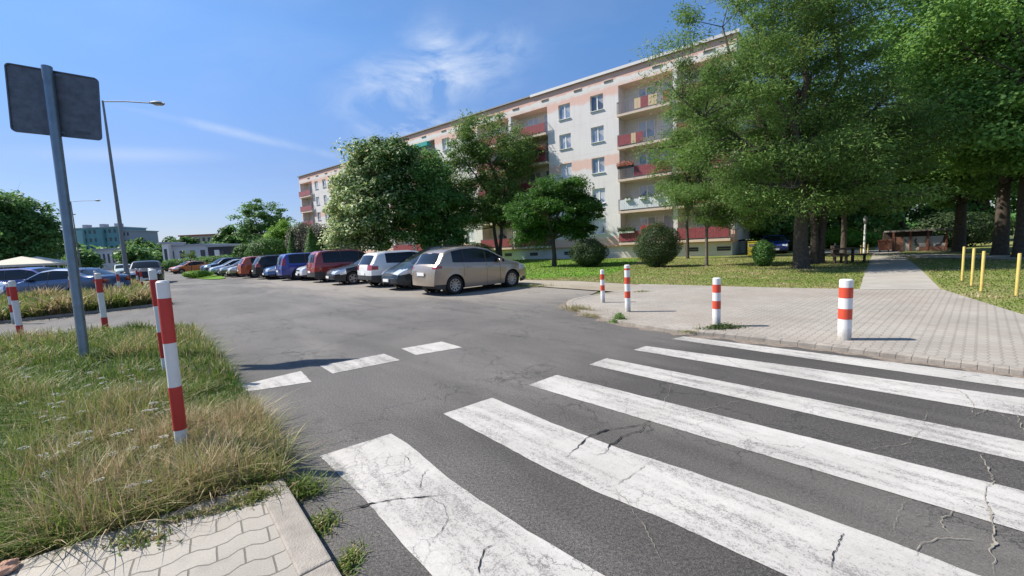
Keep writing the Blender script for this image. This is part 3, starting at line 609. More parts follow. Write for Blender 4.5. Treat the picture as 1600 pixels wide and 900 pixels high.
def loggia_pair(xr, y, widths, styles, pillar=.35):
    """columns from the right edge leftwards"""
    x = xr; tot = sum(widths)+pillar*(len(widths)-1)
    b = MB()   # back wall, soffit, end walls, top beam, bottom wall
    b.box(xr-tot, xr, y+1.3, y+1.42, 1.25, ZTOP-.9); bk = b.build('loggia_wall', M_WHITEW, bld)
    t = MB(); t.box(xr-tot, xr, y, y+1.3, ZR, ZTOP); t.build('top_beam', M_WALL, bld)
    e = MB(); e.box(xr-tot-.001, xr-tot+.02, y+.004, y+1.3, 1.25, ZR); e.box(xr-.02, xr+.001, y+.004, y+1.3, 1.25, ZR); e.build('loggia_side', M_CREAM, bld)
    for i, w_ in enumerate(widths):
        xl = x-w_
        for fl in range(5): balcony(xl+.04, x-.04, fl, y, styles[i][4-fl])
        if i < len(widths)-1:
            p = MB(); p.box(xl-pillar, xl, y-.05, y+1.3, 1.25, ZR); p.build('pillar', M_CREAM, bld)
        x = xl-pillar
# right to left along the front
loggia_pair(9.8, 0, [4.3, 4.8], [['rightmar', 'maroon', 'light', 'maroon', 'maroon'], ['mixA', 'mixB', 'flower', 'white', 'dark']], .36) if False else None
Y0 = 0
loggia_pair(9.55, Y0, [4.05, 4.75], [['maroon', 'mixB', 'light', 'maroon', 'maroon'], ['mixA', 'mixB', 'flower', 'white', 'dark']])   # spans x .4.. 9.55
ex = MB(); ex.box(9.55, 9.8, Y0-.05, Y0+1.3, 1.25, ZTOP); ex.build('corner_pier', M_WALL, bld)
XR0 = 9.55-4.05-4.75-.35   # = .4
wall_bay(XR0, -7.1, Y0, [(-2.35, -1.05), (-5.8, -4.5)])
loggia_pair(-7.1, Y0, [4.6, 4.6], [['rightmar', 'flower', 'maroon', 'maroon', 'maroon'], ['maroon', 'light', 'maroon', 'white', 'maroon']])
x = -7.1-9.55
wall_bay(x, x-7.2, Y0, [(x-2.6, x-1.3), (x-5.9, -4.6+x)])
x -= 7.2
loggia_pair(x, Y0, [4.6, 4.6], [['maroon', 'maroon', 'light', 'maroon', 'maroon'], ['maroon']*5]); x -= 9.55
wall_bay(x, x-7.2, Y0, [(x-2.6, x-1.3), (x-5.9, -4.6+x)]); x -= 7.2
XS = x       # section break, the rest stands 2.9 m further back
Y1 = 2.9
sw = MB(); sw.box(XS-.02, XS, Y0+.01, Y1, 1.25, ZTOP-.01); sw.build('return_wall', M_CREAM, bld)
wall_bay(XS, -46.6, Y1, [(-44.8, -43.6)])
loggia_pair(-46.6, Y1, [4.0, 4.0], [['light']*5, ['light', 'light', 'maroon', 'light', 'light']], .3)
wall_bay(-54.9, -61.2, Y1, [(-57.4, -56.2), (-60.2, -59.0)])
loggia_pair(-61.2, Y1, [4.6], [['light']*5])
em = MB(); em.box(-66.1, -65.8, Y1, Y1+1.3, 1.25, ZTOP); em.build('corner_pier', M_WALL, bld)
# body behind the facade, gable, plinth, ledge, roof
bd_ = MB(); bd_.box(9.55, 9.8, Y0+1.3, 11, 1.25, ZTOP); bd_.box(-66.1, -65.9, Y1+1.3, 13, 1.25, ZTOP); bd_.box(-66, 9.7, 11.0, 11.2, 1.25, ZTOP); bd_.build('gable_wall', M_CREAM, bld)
pl = MB(); pl.box(XS, 9.6, Y0+.12, 10.9, 0, 1.12); pl.box(-65.9, XS, Y1+.12, 12, 0, 1.12); pl.build('plinth', M_PLIN, bld)
ld = MB(); ld.box(XS, 9.85, Y0-.10, Y0+1.25, 1.12, 1.249); ld.box(-66.1, XS-.02, Y1-.10, Y1+1.25, 1.12, 1.249); ld.build('ledge', M_LEDGE, bld)
rf = MB(); rf.box(XS, 9.95, Y0-.16, 11.3, ZTOP, ZTOP+.05); rf.box(-66.3, XS-.01, Y1-.16, 13, ZTOP, ZTOP+.05); rf.build('roof', M_ROOF, bld)
cp = MB(); cp.box(-9, 10.0, Y0-.20, Y0-.162, ZTOP-.12, ZTOP+.12); cp.build('coping', M_COP, bld); cq = MB(); cq.box(XS, -9, Y0-.20, Y0-.162, ZTOP-.04, ZTOP+.08); cq.box(-66.4, XS-.01, Y1-.20, Y1-.162, ZTOP-.04, ZTOP+.08); cq.build('gutter', M_GREYM, bld)
for s_, yy in [(-.5, 0), (3.9, 0), (7.9, 0)]+[(-3.6-3.7*k, 0) for k in range(9)]+[(-43-3.2*k, Y1) for k in range(7)]:
    v = MB(); v.box(s_-.45, s_+.35, yy-.06, yy-.003, 15.93, 16.14); v.build('roof_vent', M_SLAB, bld)
    v = MB(); v.box(s_-.42, s_+.32, yy-.068, yy-.0605, 15.95, 16.05); v.build('vent_slot', M_BLACK, bld)
for s_ in (-1.8, -5.2, -13, -9.5, 2.5, 6.6, 9.0):
    v = MB(); v.box(s_-.5, s_+.5, Y0+.09, Y0+.117, .45, .78); pw = v.build('basement_window', M_BLACK, bld); g = MB(); g.box(s_-.5, s_+.5, Y0+.07, Y0+.088, .59, .62); g.build('window_bar', M_GREYM, pw)
ac = MB(); ac.box(5.62, 6.25, Y0+.25, Y0+.6, 14.35, 14.95); acp = ac.build('air_conditioner', M_FRAME, bld, bevel=.02); ag = MB(); ag.lathe([(.24, 0), (.24, .02), (.05, .03), (0.01, .03)], 16, (5.9, Y0+.22, 14.65), 'y'); ag.build('fan_grille', M_GREYM, acp)
def bl(x, y, z):   # building-local point -> world
    c, s = math.cos(BRZ), math.sin(BRZ); return (BA[0]+x*c-y*s, BA[1]+x*s+y*c, z)
def flower_box(label, x0, x1, z, lm, y=Y0-.52, group='flower boxes on the balcony railings', dens=900, hgt=.32):
    p = bl((x0+x1)/2, y, z); rt = empty('flower_box', p, BRZ); tag(rt, label, 'flower box', group); h = (x1-x0)/2
    b = MB(); b.box(-h, h, -.11, .11, -.12, .08); b.build('trough', M_BLACK if lm is not L_BSH else M_FRAME, rt, bevel=.01)
    n = int(dens*(x1-x0)); P = np.stack([rng.uniform(-h-.05, h+.05, n), rng.normal(0, .13, n), .08+np.abs(rng.normal(0, hgt*.55, n))-.04], 1); Vv, Fq, tt = leaves(P, rng.normal(size=(n, 3))+np.array([0, -.6, .8]), rng.normal(size=(n, 3)), .09, .06, rng.random(n)); mesh('flowers', Vv, Fq, lm, rt, attr=tt); return rt
XA = XR0; 
flower_box('box of orange red geraniums on the third balcony from the top', XA+.05, XA+1.5, ZF[2]+1.02, L_FLO)
flower_box('box of bright red geraniums on the lowest balcony railing above the ledge', XA+2.2, XA+3.9, ZF[0]+1.05, L_FLW)
flower_box('green planted trough at the left end of the lowest balcony', XA+.0, XA+1.5, ZF[0]+.98, L_BSH)
for k, lb in enumerate(('white planter at the left of the white balcony', 'white planter in the middle of the white balcony', 'white planter at the right of the white balcony')): flower_box(lb, XA+.7+1.3*k, XA+1.25+1.3*k, ZF[1]+1.0, L_BSH, dens=260, hgt=.15)
flower_box('pink flower basket hanging on the right end of the second balcony', -8.9, -7.2, ZF[3]+1.1, L_FLO, hgt=.45)
sdh = empty('satellite_dish', bl(-1.0, -.12, 2.75), BRZ); tag(sdh, 'small dark satellite dish on the wall left of the lowest balcony', 'satellite dish')
b = MB(); b.lathe([(.30, -.09), (.22, -.03), (.1, 0), (.01, .005)], 18, (0, -.02, 0), 'y'); ds = b.build('dish', M_BLACK, sdh, smooth=True); ds.location = (0, -.33, 0); ds.rotation_euler = (0, 0, R(-62)); b = MB(); b.tube([(0, .12, -.1), (0, -.34, -.05)], .02, 6); b.build('bracket', M_RAIL, sdh)
par = empty('balcony_parasol', bl(-9.6, -.1, ZF[0]+.05), BRZ); tag(par, 'teal parasol on a ground floor balcony behind the trees', 'parasol')
b = MB(); b.lathe([(1.15, 1.62), (.6, 1.95), (.02, 2.15)], 8); b.build('canopy', M_TEAL, par); b = MB(); b.tube([(0, 0, 0), (0, 0, 2.2)], .02, 6); b.build('pole', M_FRAME, par)
aw = empty('teal_awning', bl(-20.5-6, -.1, ZF[4]+1.9), BRZ); tag(aw, 'teal awning on a top floor balcony above the left trees', 'awning')
b = MB(); b.box(-1.9, 1.9, -.55, .1, 0, .5); b.build('fabric', M_TEAL, aw)
# ------------------------------------------------------------------ cars
M_TYRE = mat('tyre', (.022, .022, .022), .85, bump=.2); M_RIM = mat('alloy', (.30, .30, .31), .35, metal=.8); M_CGL = mat('car glass', (.010, .013, .017), .05, spec=.38)
M_TRIM = mat('black trim', (.028, .028, .03), .55); M_HL = mat('headlight glass', (.70, .74, .78), .08, spec=.9, coat=1, metal=.25); M_TL = mat('tail light', (.30, .012, .010), .12, coat=1); M_PLATE = mat('number plate', (.75, .75, .72), .4); M_EU = mat('plate band', (.02, .06, .35), .4); M_SEAM = mat('door seam', (.012, .012, .012), .8)
def paint(name, c, metal=.35, rough=.32): return mat(name, c, rough, metal=metal, coat=.9, vary=.04, scale=1.5)
def interp(x, P): return np.interp(x, [p[0] for p in P], [p[1] for p in P])
_wheel = {}
def wheel_meshes(r, spokes):
    if (r, spokes) in _wheel: return _wheel[(r, spokes)]
    w_ = .205; b = MB(); ri = r*.66
    b.lathe([(ri, -w_/2+.01), (ri+.02, -w_/2), (r-.03, -w_/2), (r, -w_/2+.03), (r, w_/2-.03), (r-.03, w_/2), (ri+.02, w_/2), (ri, w_/2-.01)], 32, (0, 0, 0), 'y')
    t = b.build('wheel', M_TYRE, smooth=True); k = MB()
    k.lathe([(ri, w_/2-.01), (ri, -w_/2+.01), (ri-.022, -w_/2+.012), (ri-.03, -.02)], 32, (0, 0, 0), 'y')
    for i in range(spokes):
        a = 2*math.pi*i/spokes; c, s = math.cos(a), math.sin(a); q = .030 if spokes > 7 else .045
        def P(rad, off, y): return (c*rad-s*off, y, s*rad+c*off)
        v = [P(.05, -q, -.075), P(.05, q, -.075), P(ri-.015, q*.75, -.088), P(ri-.015, -q*.75, -.088), P(.05, -q, -.04), P(.05, q, -.04), P(ri-.015, q*.75, -.05), P(ri-.015, -q*.75, -.05)]
        k.add(v, [(0, 1, 2, 3), (7, 6, 5, 4), (0, 4, 5, 1), (1, 5, 6, 2), (2, 6, 7, 3), (3, 7, 4, 0)])
    k.lathe([(.001, -.088), (.06, -.085), (.075, -.06)], 16, (0, 0, 0), 'y')
    rm = k.build('rim', M_RIM); dk = MB(); dk.lathe([(.001, -.005), (ri-.03, -.005)], 24, (0, 0, 0), 'y'); hb = dk.build('brake_disc', M_DARK)
    _wheel[(r, spokes)] = (t.data, rm.data, hb.data)
    for o in (t, rm, hb): bpy.data.objects.remove(o)
    return _wheel[(r, spokes)]
def car(label, paintm, prof, belt, W_, wheels, wr, sideg, ws, rw, spokes=10, loc=(0, 0), heading=0., hl=None, tl=None, grille=True, low_trim=.36, rails=False, plate=True, roofcol=None, detail=True, name='parked_car', cat='car', low=.2, trimsides=False, tumble=.23):
    """prof: side outline (x from nose 0 to tail L, z) ; ws/rw: x-ranges of windscreen / rear window along the outline (rw may include steep tail by z)"""
    L = prof[-1][0]; root = empty(name, (loc[0], loc[1], 0), heading); tag(root, label, cat, 'cars parked along the street' if name == 'parked_car' else None)
    # resample outline by arc length and soften it
    P = [np.array(prof[i], float) for i in range(len(prof))]; pts = []
    for i in range(len(P)-1):
        d = P[i+1]-P[i]; k = max(2, int(np.linalg.norm(d)/.03))
        for j in range(k): pts.append(P[i]+d*j/k)
    pts.append(P[-1]); pts = np.array(pts); ker = np.exp(-np.linspace(-2, 2, 9)**2); ker /= ker.sum()
    pad = np.vstack([np.repeat(pts[:1], 4, 0), pts, np.repeat(pts[-1:], 4, 0)]); sm = np.stack([np.convolve(pad[:, k], ker, 'valid') for k in (0, 1)], 1); sm[0] = pts[0]; sm[-1] = pts[-1]
    step = .075 if detail else .13; cum = np.concatenate([[0], np.cumsum(np.linalg.norm(np.diff(sm, axis=0), axis=1))]); ns = int(cum[-1]/step); tt = np.linspace(0, cum[-1], ns)
    # denser stations round the arches
    st = np.stack([np.interp(tt, cum, sm[:, 0]), np.interp(tt, cum, sm[:, 1])], 1); st[:, 0] = np.maximum.accumulate(st[:, 0]+np.arange(ns)*1e-5)
    ra = wr+.055
    extra = [(x_, float(np.interp(x_, st[:, 0], st[:, 1]))) for wx in wheels for x_ in (wx-ra*.995, wx-ra*.9, wx+ra*.9, wx+ra*.995, wx-ra-.003, wx+ra+.003)]
    extra += [(x_, float(np.interp(x_, st[:, 0], st[:, 1]))) for g in sideg for x_ in g]
    st = np.array(sorted([tuple(s) for s in st]+extra)); keep = [0]
    for i in range(1, len(st)):
        if st[i, 0]-st[keep[-1], 0] > .004 or abs(st[i, 1]-st[keep[-1], 1]) > .03: keep.append(i)
    st = st[keep]; st[:, 0] += np.arange(len(st))*1e-6; n = len(st)
    xs, zt = st[:, 0], st[:, 1]
    zl = np.full(n, low); zl = np.maximum(zl, low+.10*np.clip((.35-xs)/.35, 0, 1)**2); zl = np.maximum(zl, low+.14*np.clip((xs-L+.35)/.35, 0, 1)**2)
    for wx in wheels:
        d = np.abs(xs-wx); k = d < ra; zl[k] = np.maximum(zl[k], wr+np.sqrt(ra**2-d[k]**2))
    zb = interp(xs, belt)
    rows = [zl]; nl = 10
    for j in range(1, nl): rows.append(np.maximum(low+(zb-low)*j/nl, zl+.004*j))
    rows.append(np.maximum(zb, rows[-1]+.003)); rows.append(zb+.035)
    hg = np.maximum(zt-.055-(zb+.035), 0)
    for j in (1, 2, 3): rows.append(zb+.035+hg*j/3)
    rows.append(zt); rows = np.array(rows)
    nr = len(rows)
    for j in range(nr): rows[j] = np.minimum(rows[j], zt-.0012*(nr-1-j))
    rows = np.maximum.accumulate(rows, 0)
    iB, iG0, iG1 = nl, nl+1, nr-2
    hw = W_/2
    def yside(x, z, zbx):
        pl = 1-.20*np.clip((.55-x)/.55, 0, 1)**2.2-.13*np.clip((x-L+.45)/.45, 0, 1)**2.2
        u = np.clip((z-low)/(zbx-low), 0, 1); sec = .945+.055*np.sin(np.clip(u*1.25, 0, 1)*math.pi*.5)-.03*np.clip((u-.72)/.28, 0, 1)**2
        return hw*pl*sec-tumble*np.clip(z-zbx, 0, 9)-.10*np.clip(z-zbx-.3, 0, 9)
    # arch flare
    Y = np.zeros_like(rows)
    for j in range(nr): Y[j] = yside(xs, rows[j], zb)
    Y[-1] -= .035; 
    if True:
        for wx in wheels:
            for j in range(nl):
                dd = np.sqrt((xs-wx)**2+(rows[j]-wr)**2); Y[j] += .014*np.exp(-((dd-ra)/.07)**2)
    bm = bmesh.new(); side = {}
    for s in (1, -1):
        for j in range(nr):
            for i in range(n): side[(s, j, i)] = bm.verts.new((xs[i], s*Y[j, i], rows[j, i]))
    faces = []
    def quad(a, b_, c, d, info):
        try: f = bm.faces.new((a, b_, c, d)); faces.append((f, info))
        except ValueError: pass
    for s in (1, -1):
        for j in range(nr-1):
            for i in range(n-1):
                if rows[j+1, i]-rows[j, i] < 2e-4 and rows[j+1, i+1]-rows[j, i+1] < 2e-4: continue
                q = [side[(s, j, i)], side[(s, j, i+1)], side[(s, j+1, i+1)], side[(s, j+1, i)]]
                if s == 1: q.reverse()
                quad(*q, ('side', j, i, s))
    # centre strip: path = front column up, outline, rear column down
    path = [(0, j) for j in range(nr)]+[(i, nr-1) for i in range(1, n)]+[(n-1, j) for j in range(nr-2, -1, -1)]
    XZ = np.array([(xs[i], rows[j, i]) for i, j in path]); T = np.gradient(XZ, axis=0); 
    for _ in range(2): T[1:-1] = (T[:-2]+2*T[1:-1]+T[2:])/4
    T = T/np.maximum(np.linalg.norm(T, axis=1, keepdims=True), 1e-9); Nn = np.stack([-T[:, 1], T[:, 0]], 1)
    ks = [-.94, -.82, -.62, -.4, -.2, 0, .2, .4, .62, .82, .94]; grid = []
    for m_, (i, j) in enumerate(path):
        y = Y[j, i]; steep = abs(Nn[m_, 0]); bul = .035+.085*steep*(1 if XZ[m_, 0] < L*.6 else .55)
        row = [side[(-1, j, i)]]
        for k in ks:
            h = bul*(1-abs(k)**2.6); row.append(bm.verts.new((XZ[m_, 0]+Nn[m_, 0]*h, k*y, XZ[m_, 1]+Nn[m_, 1]*h)))
        row.append(side[(1, j, i)]); grid.append(row)
    for m_ in range(len(path)-1):
        if np.linalg.norm(XZ[m_+1]-XZ[m_]) < 1e-5: continue
        for k in range(len(grid[0])-1): quad(grid[m_][k], grid[m_+1][k], grid[m_+1][k+1], grid[m_][k+1], ('top', m_, k, 0))
    bm.normal_update()
    zmx = zt.max()
    kindof = {}
    for f, (kd, a, b_, s) in faces:
        c = f.calc_center_median(); x_, z_ = c.x, c.z; ay = abs(c.y); t_ = 'body'
        if kd == 'side':
            if iG0 <= a < iG1 and any(g0 <= x_ <= g1 for g0, g1 in sideg) and (rows[iG1, b_]-rows[iG0, b_] > .03 or rows[iG1, b_+1]-rows[iG0, b_+1] > .03): t_ = 'window'
            elif iG0 <= a < iG1 and sideg[0][0] <= x_ <= sideg[-1][1] and rows[iG1, b_]-rows[iG0, b_] > .03: t_ = 'window_pillar'
        else:
            yk = ay/max(Y[path[a][1], path[a][0]], .1)
            if ws[0] <= x_ <= ws[1] and z_ > interp(x_, belt)-.02 and yk < .9 and x_ < L*.6: t_ = 'windscreen'
            if x_ > L*.6 and rw[0] <= z_ <= rw[1] and x_ > rw[2] and yk < .86: t_ = 'rear_window'
        if t_ == 'body':
            if z_ < low_trim and low_trim > 0 and (x_ < .5 or x_ > L-.5 or trimsides): t_ = 'bumper_trim'
            if hl and x_ < hl[0] and hl[1] < z_ < hl[2]+.12*(x_/hl[0]) and ay > hl[3]*hw: t_ = 'headlight'
            if tl and x_ > L-tl[0] and tl[1] < z_ < tl[2] and ay > tl[3]*hw: t_ = 'taillight'
            if grille and x_ < .12 and ay < .42*hw and (.30 < z_ < .47 or .60 < z_ < .70): t_ = 'grille'
        if t_ in ('window', 'headlight', 'taillight'): t_ += '+' if c.y > 0 else '-'
        kindof.setdefault(t_, []).append(f)
    mm = {'body': paintm, 'window': M_CGL, 'window_pillar': M_TRIM, 'windscreen': M_CGL, 'rear_window': M_CGL, 'bumper_trim': M_TRIM, 'headlight': M_HL, 'taillight': M_TL, 'grille': M_TRIM}
    for key, fl in kindof.items():
        nm = key.rstrip('+-'); idx = {}; vs = []; fs = []
        inset = {'window': -.006, 'windscreen': -.004, 'rear_window': -.004, 'headlight': .004, 'taillight': .006, 'grille': -.003}.get(nm, 0)
        for f in fl:
            q = []
            for v in f.verts:
                if v.index == -1 or v not in idx: idx[v] = len(vs); vs.append(tuple(v.co+v.normal*inset))
                q.append(idx[v])
            fs.append(q)
        o = mesh(nm, vs, fs, mm[nm], root, smooth=True)
        if nm == 'body': o.data.set_sharp_from_angle(angle=R(42))
    bm.free()
    # underbody with dark wells
    ub = MB(); ub.box(.35, L-.35, -hw*.62, hw*.62, low-.01, .62); ub.box(wheels[0]+ra, wheels[1]-ra, -hw*.9, hw*.9, low-.005, low+.06); ub.build('underbody', M_DARK, root)
    for wx in wheels:
        for s in (1, -1):
            arch = MB(); arch.lathe([(ra-.002, s*hw*.62), (ra-.002, s*hw*.93)], 28, (wx, 0, wr), 'y'); arch.build('wheel_arch', M_DARK, root)
    tm, rm, dm = wheel_meshes(wr, spokes)
    for wx in wheels:
        for s in (1, -1):
            o = bpy.data.objects.new('wheel', tm); link(o, root); o.location = (wx, s*(hw-.135), wr); o.rotation_euler = (0, rng.random()*3, 0 if s == -1 else math.pi)
            for d_, nm in ((rm, 'rim'), (dm, 'brake_disc')): c = bpy.data.objects.new(nm, d_); link(c, o)
    xm = ws[1]-.05*0; xm = ws[0]+.42; zm = float(interp(xm, belt))+.07
    for s in (1, -1):
        b = MB(); y0 = float(yside(np.array(xm), np.array(zm), interp(xm, belt))); yb = s*(y0+.11)
        b.box(xm-.05, xm+.06, yb-.085, yb+.085, zm-.045, zm+.09); b.box(xm-.02, xm+.02, min(yb, s*y0*.98), max(yb, s*y0*.98), zm-.03, zm-.005); mo = b.build('mirror', paintm if roofcol is None else M_TRIM, root, bevel=.03, smooth=True)
        if detail:
            for hx in sideg_handles(sideg):
                zz = float(interp(hx, belt))-.12; yy = float(yside(np.array(hx), np.array(zz), interp(hx, belt))); h = MB(); h.box(hx-.09, hx+.09, min(s*(yy-.01), s*(yy+.03)), max(s*(yy-.01), s*(yy+.03)), zz-.016, zz+.016); h.build('door_handle', paintm, root, bevel=.008)
            for sx in seams(sideg, wheels):
                z0s = np.linspace(low+.06, float(interp(sx, belt)), 9); sb = MB(); pv = []
                for zz in z0s:
                    xx = sx
                    d = abs(xx-wheels[1]); 
                    if d < ra+.05 and zz < wr+math.sqrt(max(0, (ra+.05)**2-d*d)): continue
                    yy = float(yside(np.array(xx), np.array(zz), interp(xx, belt)))+.003; pv.append((xx, s*yy, zz))
                if len(pv) > 1: sb.add([(p[0]+e, p[1], p[2]) for p in pv for e in (-.005, .005)], [(2*i, 2*i+1, 2*i+3, 2*i+2) for i in range(len(pv)-1)]); sb.build('door_seam', M_SEAM, root)
    if plate:
        for xf, s, zc in ((-.135, -1, .42), (L+.085, 1, plate if plate is not True else .62)):
            b = MB(); b.box(min(xf, xf+s*.015), max(xf, xf+s*.015), -.26, .26, zc-.057, zc+.057); po = b.build('licence_plate', M_PLATE, root)
            e = MB(); e.box(min(xf+s*.0155, xf+s*.018), max(xf+s*.0155, xf+s*.018), -.255, -.215, zc-.05, zc+.05); e.build('plate_band', M_EU, po)
    if rails:
        b = MB()
        for s in (1, -1):
            x0, x1 = rails; q = [(x_, s*(float(np.interp((x_), xs, Y[-1]))-.06), float(np.interp(x_, xs, zt))+.06) for x_ in np.linspace(x0, x1, 8)]; b.tube(q, .02, 6)
            for q_ in (q[0], q[-1], q[4]): b.tube([q_, (q_[0], q_[1], q_[2]-.08)], .018, 6)
        b.build('roof_rail', M_TRIM, root)
    b = MB(); b.tube([(L*.72 if rw[1] < 9 else L*.6, 0, zmx-.01), (L*.72+.12, 0, zmx+.16)], .006, 5); b.build('aerial', M_TRIM, root)
    return root
def sideg_handles(sg): return [sg[0][1]-.14]+([sg[1][1]-.14] if len(sg) > 1 else [])
def seams(sg, wh): return [sg[0][0]+.25, sg[0][1]+.03]+([sg[1][1]+.06] if len(sg) > 1 else [])
# body types: outline, belt, width, wheels, radius, side windows, windscreen x-range, rear window (z0,z1,xmin)
MPV = dict(prof=[(0, .50), (.04, .70), (.2, .83), (.5, .94), (1.05, 1.06), (2.0, 1.52), (2.55, 1.61), (3.2, 1.59), (3.75, 1.51), (3.93, 1.42), (4.14, 1.10), (4.27, 1.00), (4.33, .82), (4.36, .45)], belt=[(0, .78), (.9, .95), (2, .99), (3.4, 1.05), (4.1, 1.10), (4.4, 1.10)], W_=1.81, wheels=(.88, 3.58), wr=.325, sideg=[(1.25, 2.12), (2.19, 3.12), (3.16, 3.62)], ws=(1.1, 2.0), rw=(1.08, 1.43, 3.85), hl=(.5, .68, .80, .52), tl=(.26, .88, 1.0, .66))
HATCH = dict(prof=[(0, .5), (.03, .70), (.2, .80), (1.0, .98), (1.75, 1.40), (2.2, 1.49), (3.0, 1.46), (3.45, 1.38), (3.72, 1.06), (3.86, .95), (3.93, .8), (3.95, .45)], belt=[(0, .74), (.9, .90), (2, .93), (3.3, 1.0), (4, 1.05)], W_=1.72, wheels=(.78, 3.25), wr=.305, sideg=[(1.1, 2.05), (2.12, 2.98), (3.04, 3.3)], ws=(1.0, 1.75), rw=(1.03, 1.36, 3.4), hl=(.5, .60, .74, .5), tl=(.25, .72, .98, .62))
SEDAN = dict(prof=[(0, .48), (.03, .64), (.25, .76), (1.2, .94), (2.05, 1.37), (2.6, 1.44), (3.2, 1.41), (3.95, 1.08), (4.4, 1.04), (4.52, .98), (4.56, .8), (4.58, .45)], belt=[(0, .70), (1.1, .87), (2.2, .92), (3.5, .97), (4.6, 1.0)], W_=1.78, wheels=(.86, 3.52), wr=.315, sideg=[(1.35, 2.38), (2.45, 3.25), (3.31, 3.6)], ws=(1.2, 2.05), rw=(1.08, 1.36, 3.25), hl=(.55, .55, .70, .48), tl=(.3, .78, .95, .55))
VAN = dict(prof=[(0, .55), (.03, .80), (.25, .92), (1.05, 1.10), (1.95, 1.64), (2.5, 1.73), (3.9, 1.72), (4.35, 1.66), (4.52, 1.45), (4.62, 1.05), (4.66, .8), (4.67, .5)], belt=[(0, .85), (1, 1.0), (2, 1.04), (4.0, 1.06), (4.7, 1.08)], W_=1.84, wheels=(.9, 3.75), wr=.33, sideg=[(1.2, 2.15), (2.22, 3.2), (3.27, 4.2)], ws=(1.05, 1.95), rw=(1.08, 1.58, 4.2), hl=(.5, .68, .85, .5), tl=(.28, .95, 1.45, .80), tumble=.17)
SUV = dict(prof=[(0, .62), (.03, .86), (.2, .98), (1.05, 1.10), (1.75, 1.60), (2.2, 1.68), (3.6, 1.66), (4.05, 1.58), (4.25, 1.25), (4.38, 1.05), (4.42, .8), (4.43, .5)], belt=[(0, .92), (1, 1.03), (2, 1.06), (3.6, 1.12), (4.5, 1.15)], W_=1.84, wheels=(.9, 3.5), wr=.36, sideg=[(1.15, 2.1), (2.17, 3.05), (3.12, 3.7)], ws=(1.05, 1.75), rw=(1.12, 1.52, 3.95), hl=(.45, .76, .90, .5), tl=(.28, .88, 1.15, .62), low=.26)
PIC = dict(MPV); PIC = {**MPV, 'prof': [(0, .48), (.04, .66), (.2, .76), (.75, .98), (1.9, 1.55), (2.4, 1.64), (3.4, 1.62), (3.95, 1.50), (4.25, 1.1), (4.36, .9), (4.38, .5)], 'ws': (.8, 1.9), 'hl': (.75, .64, .78, .50), 'sideg': [(1.0, 2.12), (2.19, 3.12), (3.19, 3.72)]}
RV = {**VAN}
def spec(k, **kw):
    d = {**k}; d.update(kw); return d
HD = math.atan2(V[1], V[0])            # local +x (nose->tail) for a car with its nose towards the road
def put(label, pm, kind, a, b, nose_in, hrot=0., **kw):
    """a along the street, b of the end nearer the road; nose_in: nose towards the building"""
    k = spec(kind, **kw); L = k['prof'][-1][0]
    h = HD+hrot if not nose_in else HD+math.pi+hrot
    if nose_in:
        d = np.array([math.cos(HD+hrot), math.sin(HD+hrot)]); p = np.array(W(a, b)[:2])+d*L
    else: p = np.array(W(a, b)[:2])
    return car(label, pm, loc=p, heading=h, **k)
def putpx(label, pm, kind, px, py, nose_in, **kw):
    a, b = AB(G(px, py)); return put(label, pm, kind, a, b, nose_in, **kw)
P_BEIGE = paint('warm silver paint', (.35, .285, .225), .5, .3); P_TEALD = mat('dark teal paint', (.014, .030, .042), .34, metal=.2, coat=.5); P_WHITE = paint('white paint', (.72, .73, .74), 0); P_BLK = mat('black paint', (.010, .010, .012), .38, spec=.4, coat=.35); P_RED = paint('dark red paint', (.27, .028, .022), .2)
P_LAV = paint('lavender silver paint', (.50, .50, .62), .4); P_BLU = paint('blue paint', (.022, .045, .26), .3); P_LBL = paint('mid blue paint', (.05, .14, .36), .3); P_ORG = paint('orange red paint', (.48, .085, .025), .2); P_TAN = paint('champagne paint', (.40, .34, .22), .4); P_BRN = paint('brown grey paint', (.16, .12, .11), .4); P_SIL = paint('silver paint', (.50, .50, .52), .6); P_ORN = paint('orange paint', (.55, .17, .05), .2); P_DBL = paint('navy paint', (.02, .045, .10), .3); P_GRY = paint('steel blue paint', (.06, .11, .22), .4); P_MINT = paint('pale mint paint', (.55, .62, .52), .2)
put('silver beige minivan parked with its tail to the street, nearest in the row', P_BEIGE, spec(MPV, W_=1.76, prof=[(x_*.965, z_) for x_, z_ in MPV['prof']], belt=[(x_*.965, z_) for x_, z_ in MPV['belt']], wheels=(.86, 3.44), sideg=[(1.2, 2.04), (2.11, 3.0), (3.06, 3.5)], rw=(1.08, 1.43, 3.7)), 12.62, 6.92, True, hrot=R(0), spokes=10, plate=.74)
put('dark teal minivan facing the street beside the silver beige one', P_TEALD, PIC, 15.7, 7.1, False, rails=(2.1, 3.6))
put('white hatchback parked tail out with black rear bumper', P_WHITE, spec(SUV, prof=[(x_*.9, z_*.94) for x_, z_ in SUV['prof']], belt=[(x_*.9, z_*.92) for x_, z_ in SUV['belt']], wheels=(.8, 3.17), wr=.32, sideg=[(1.05, 1.9), (1.96, 2.75), (2.81, 3.3)], ws=(.95, 1.6), rw=(1.05, 1.42, 3.5), tl=(.3, .80, .98, .5), low_trim=.56, low=.22), 18.25, 7.1, True)
put('black saloon with five spoke wheels facing the street', P_BLK, spec(SEDAN, spokes=5), 21.7, 6.7, False, hrot=R(-2))
put('dark red van parked with its tall tail to the street', P_RED, spec(VAN, prof=[(x_, z_*1.03) for x_, z_ in VAN['prof']], rw=(1.12, 1.62, 4.2), low_trim=.62, tl=(.28, .62, .95, .74)), 25.1, 6.7, True, rails=(2.2, 4.2))
put('small white hatchback facing the street beside the dark red van', P_WHITE, HATCH, 28.0, 6.8, False)
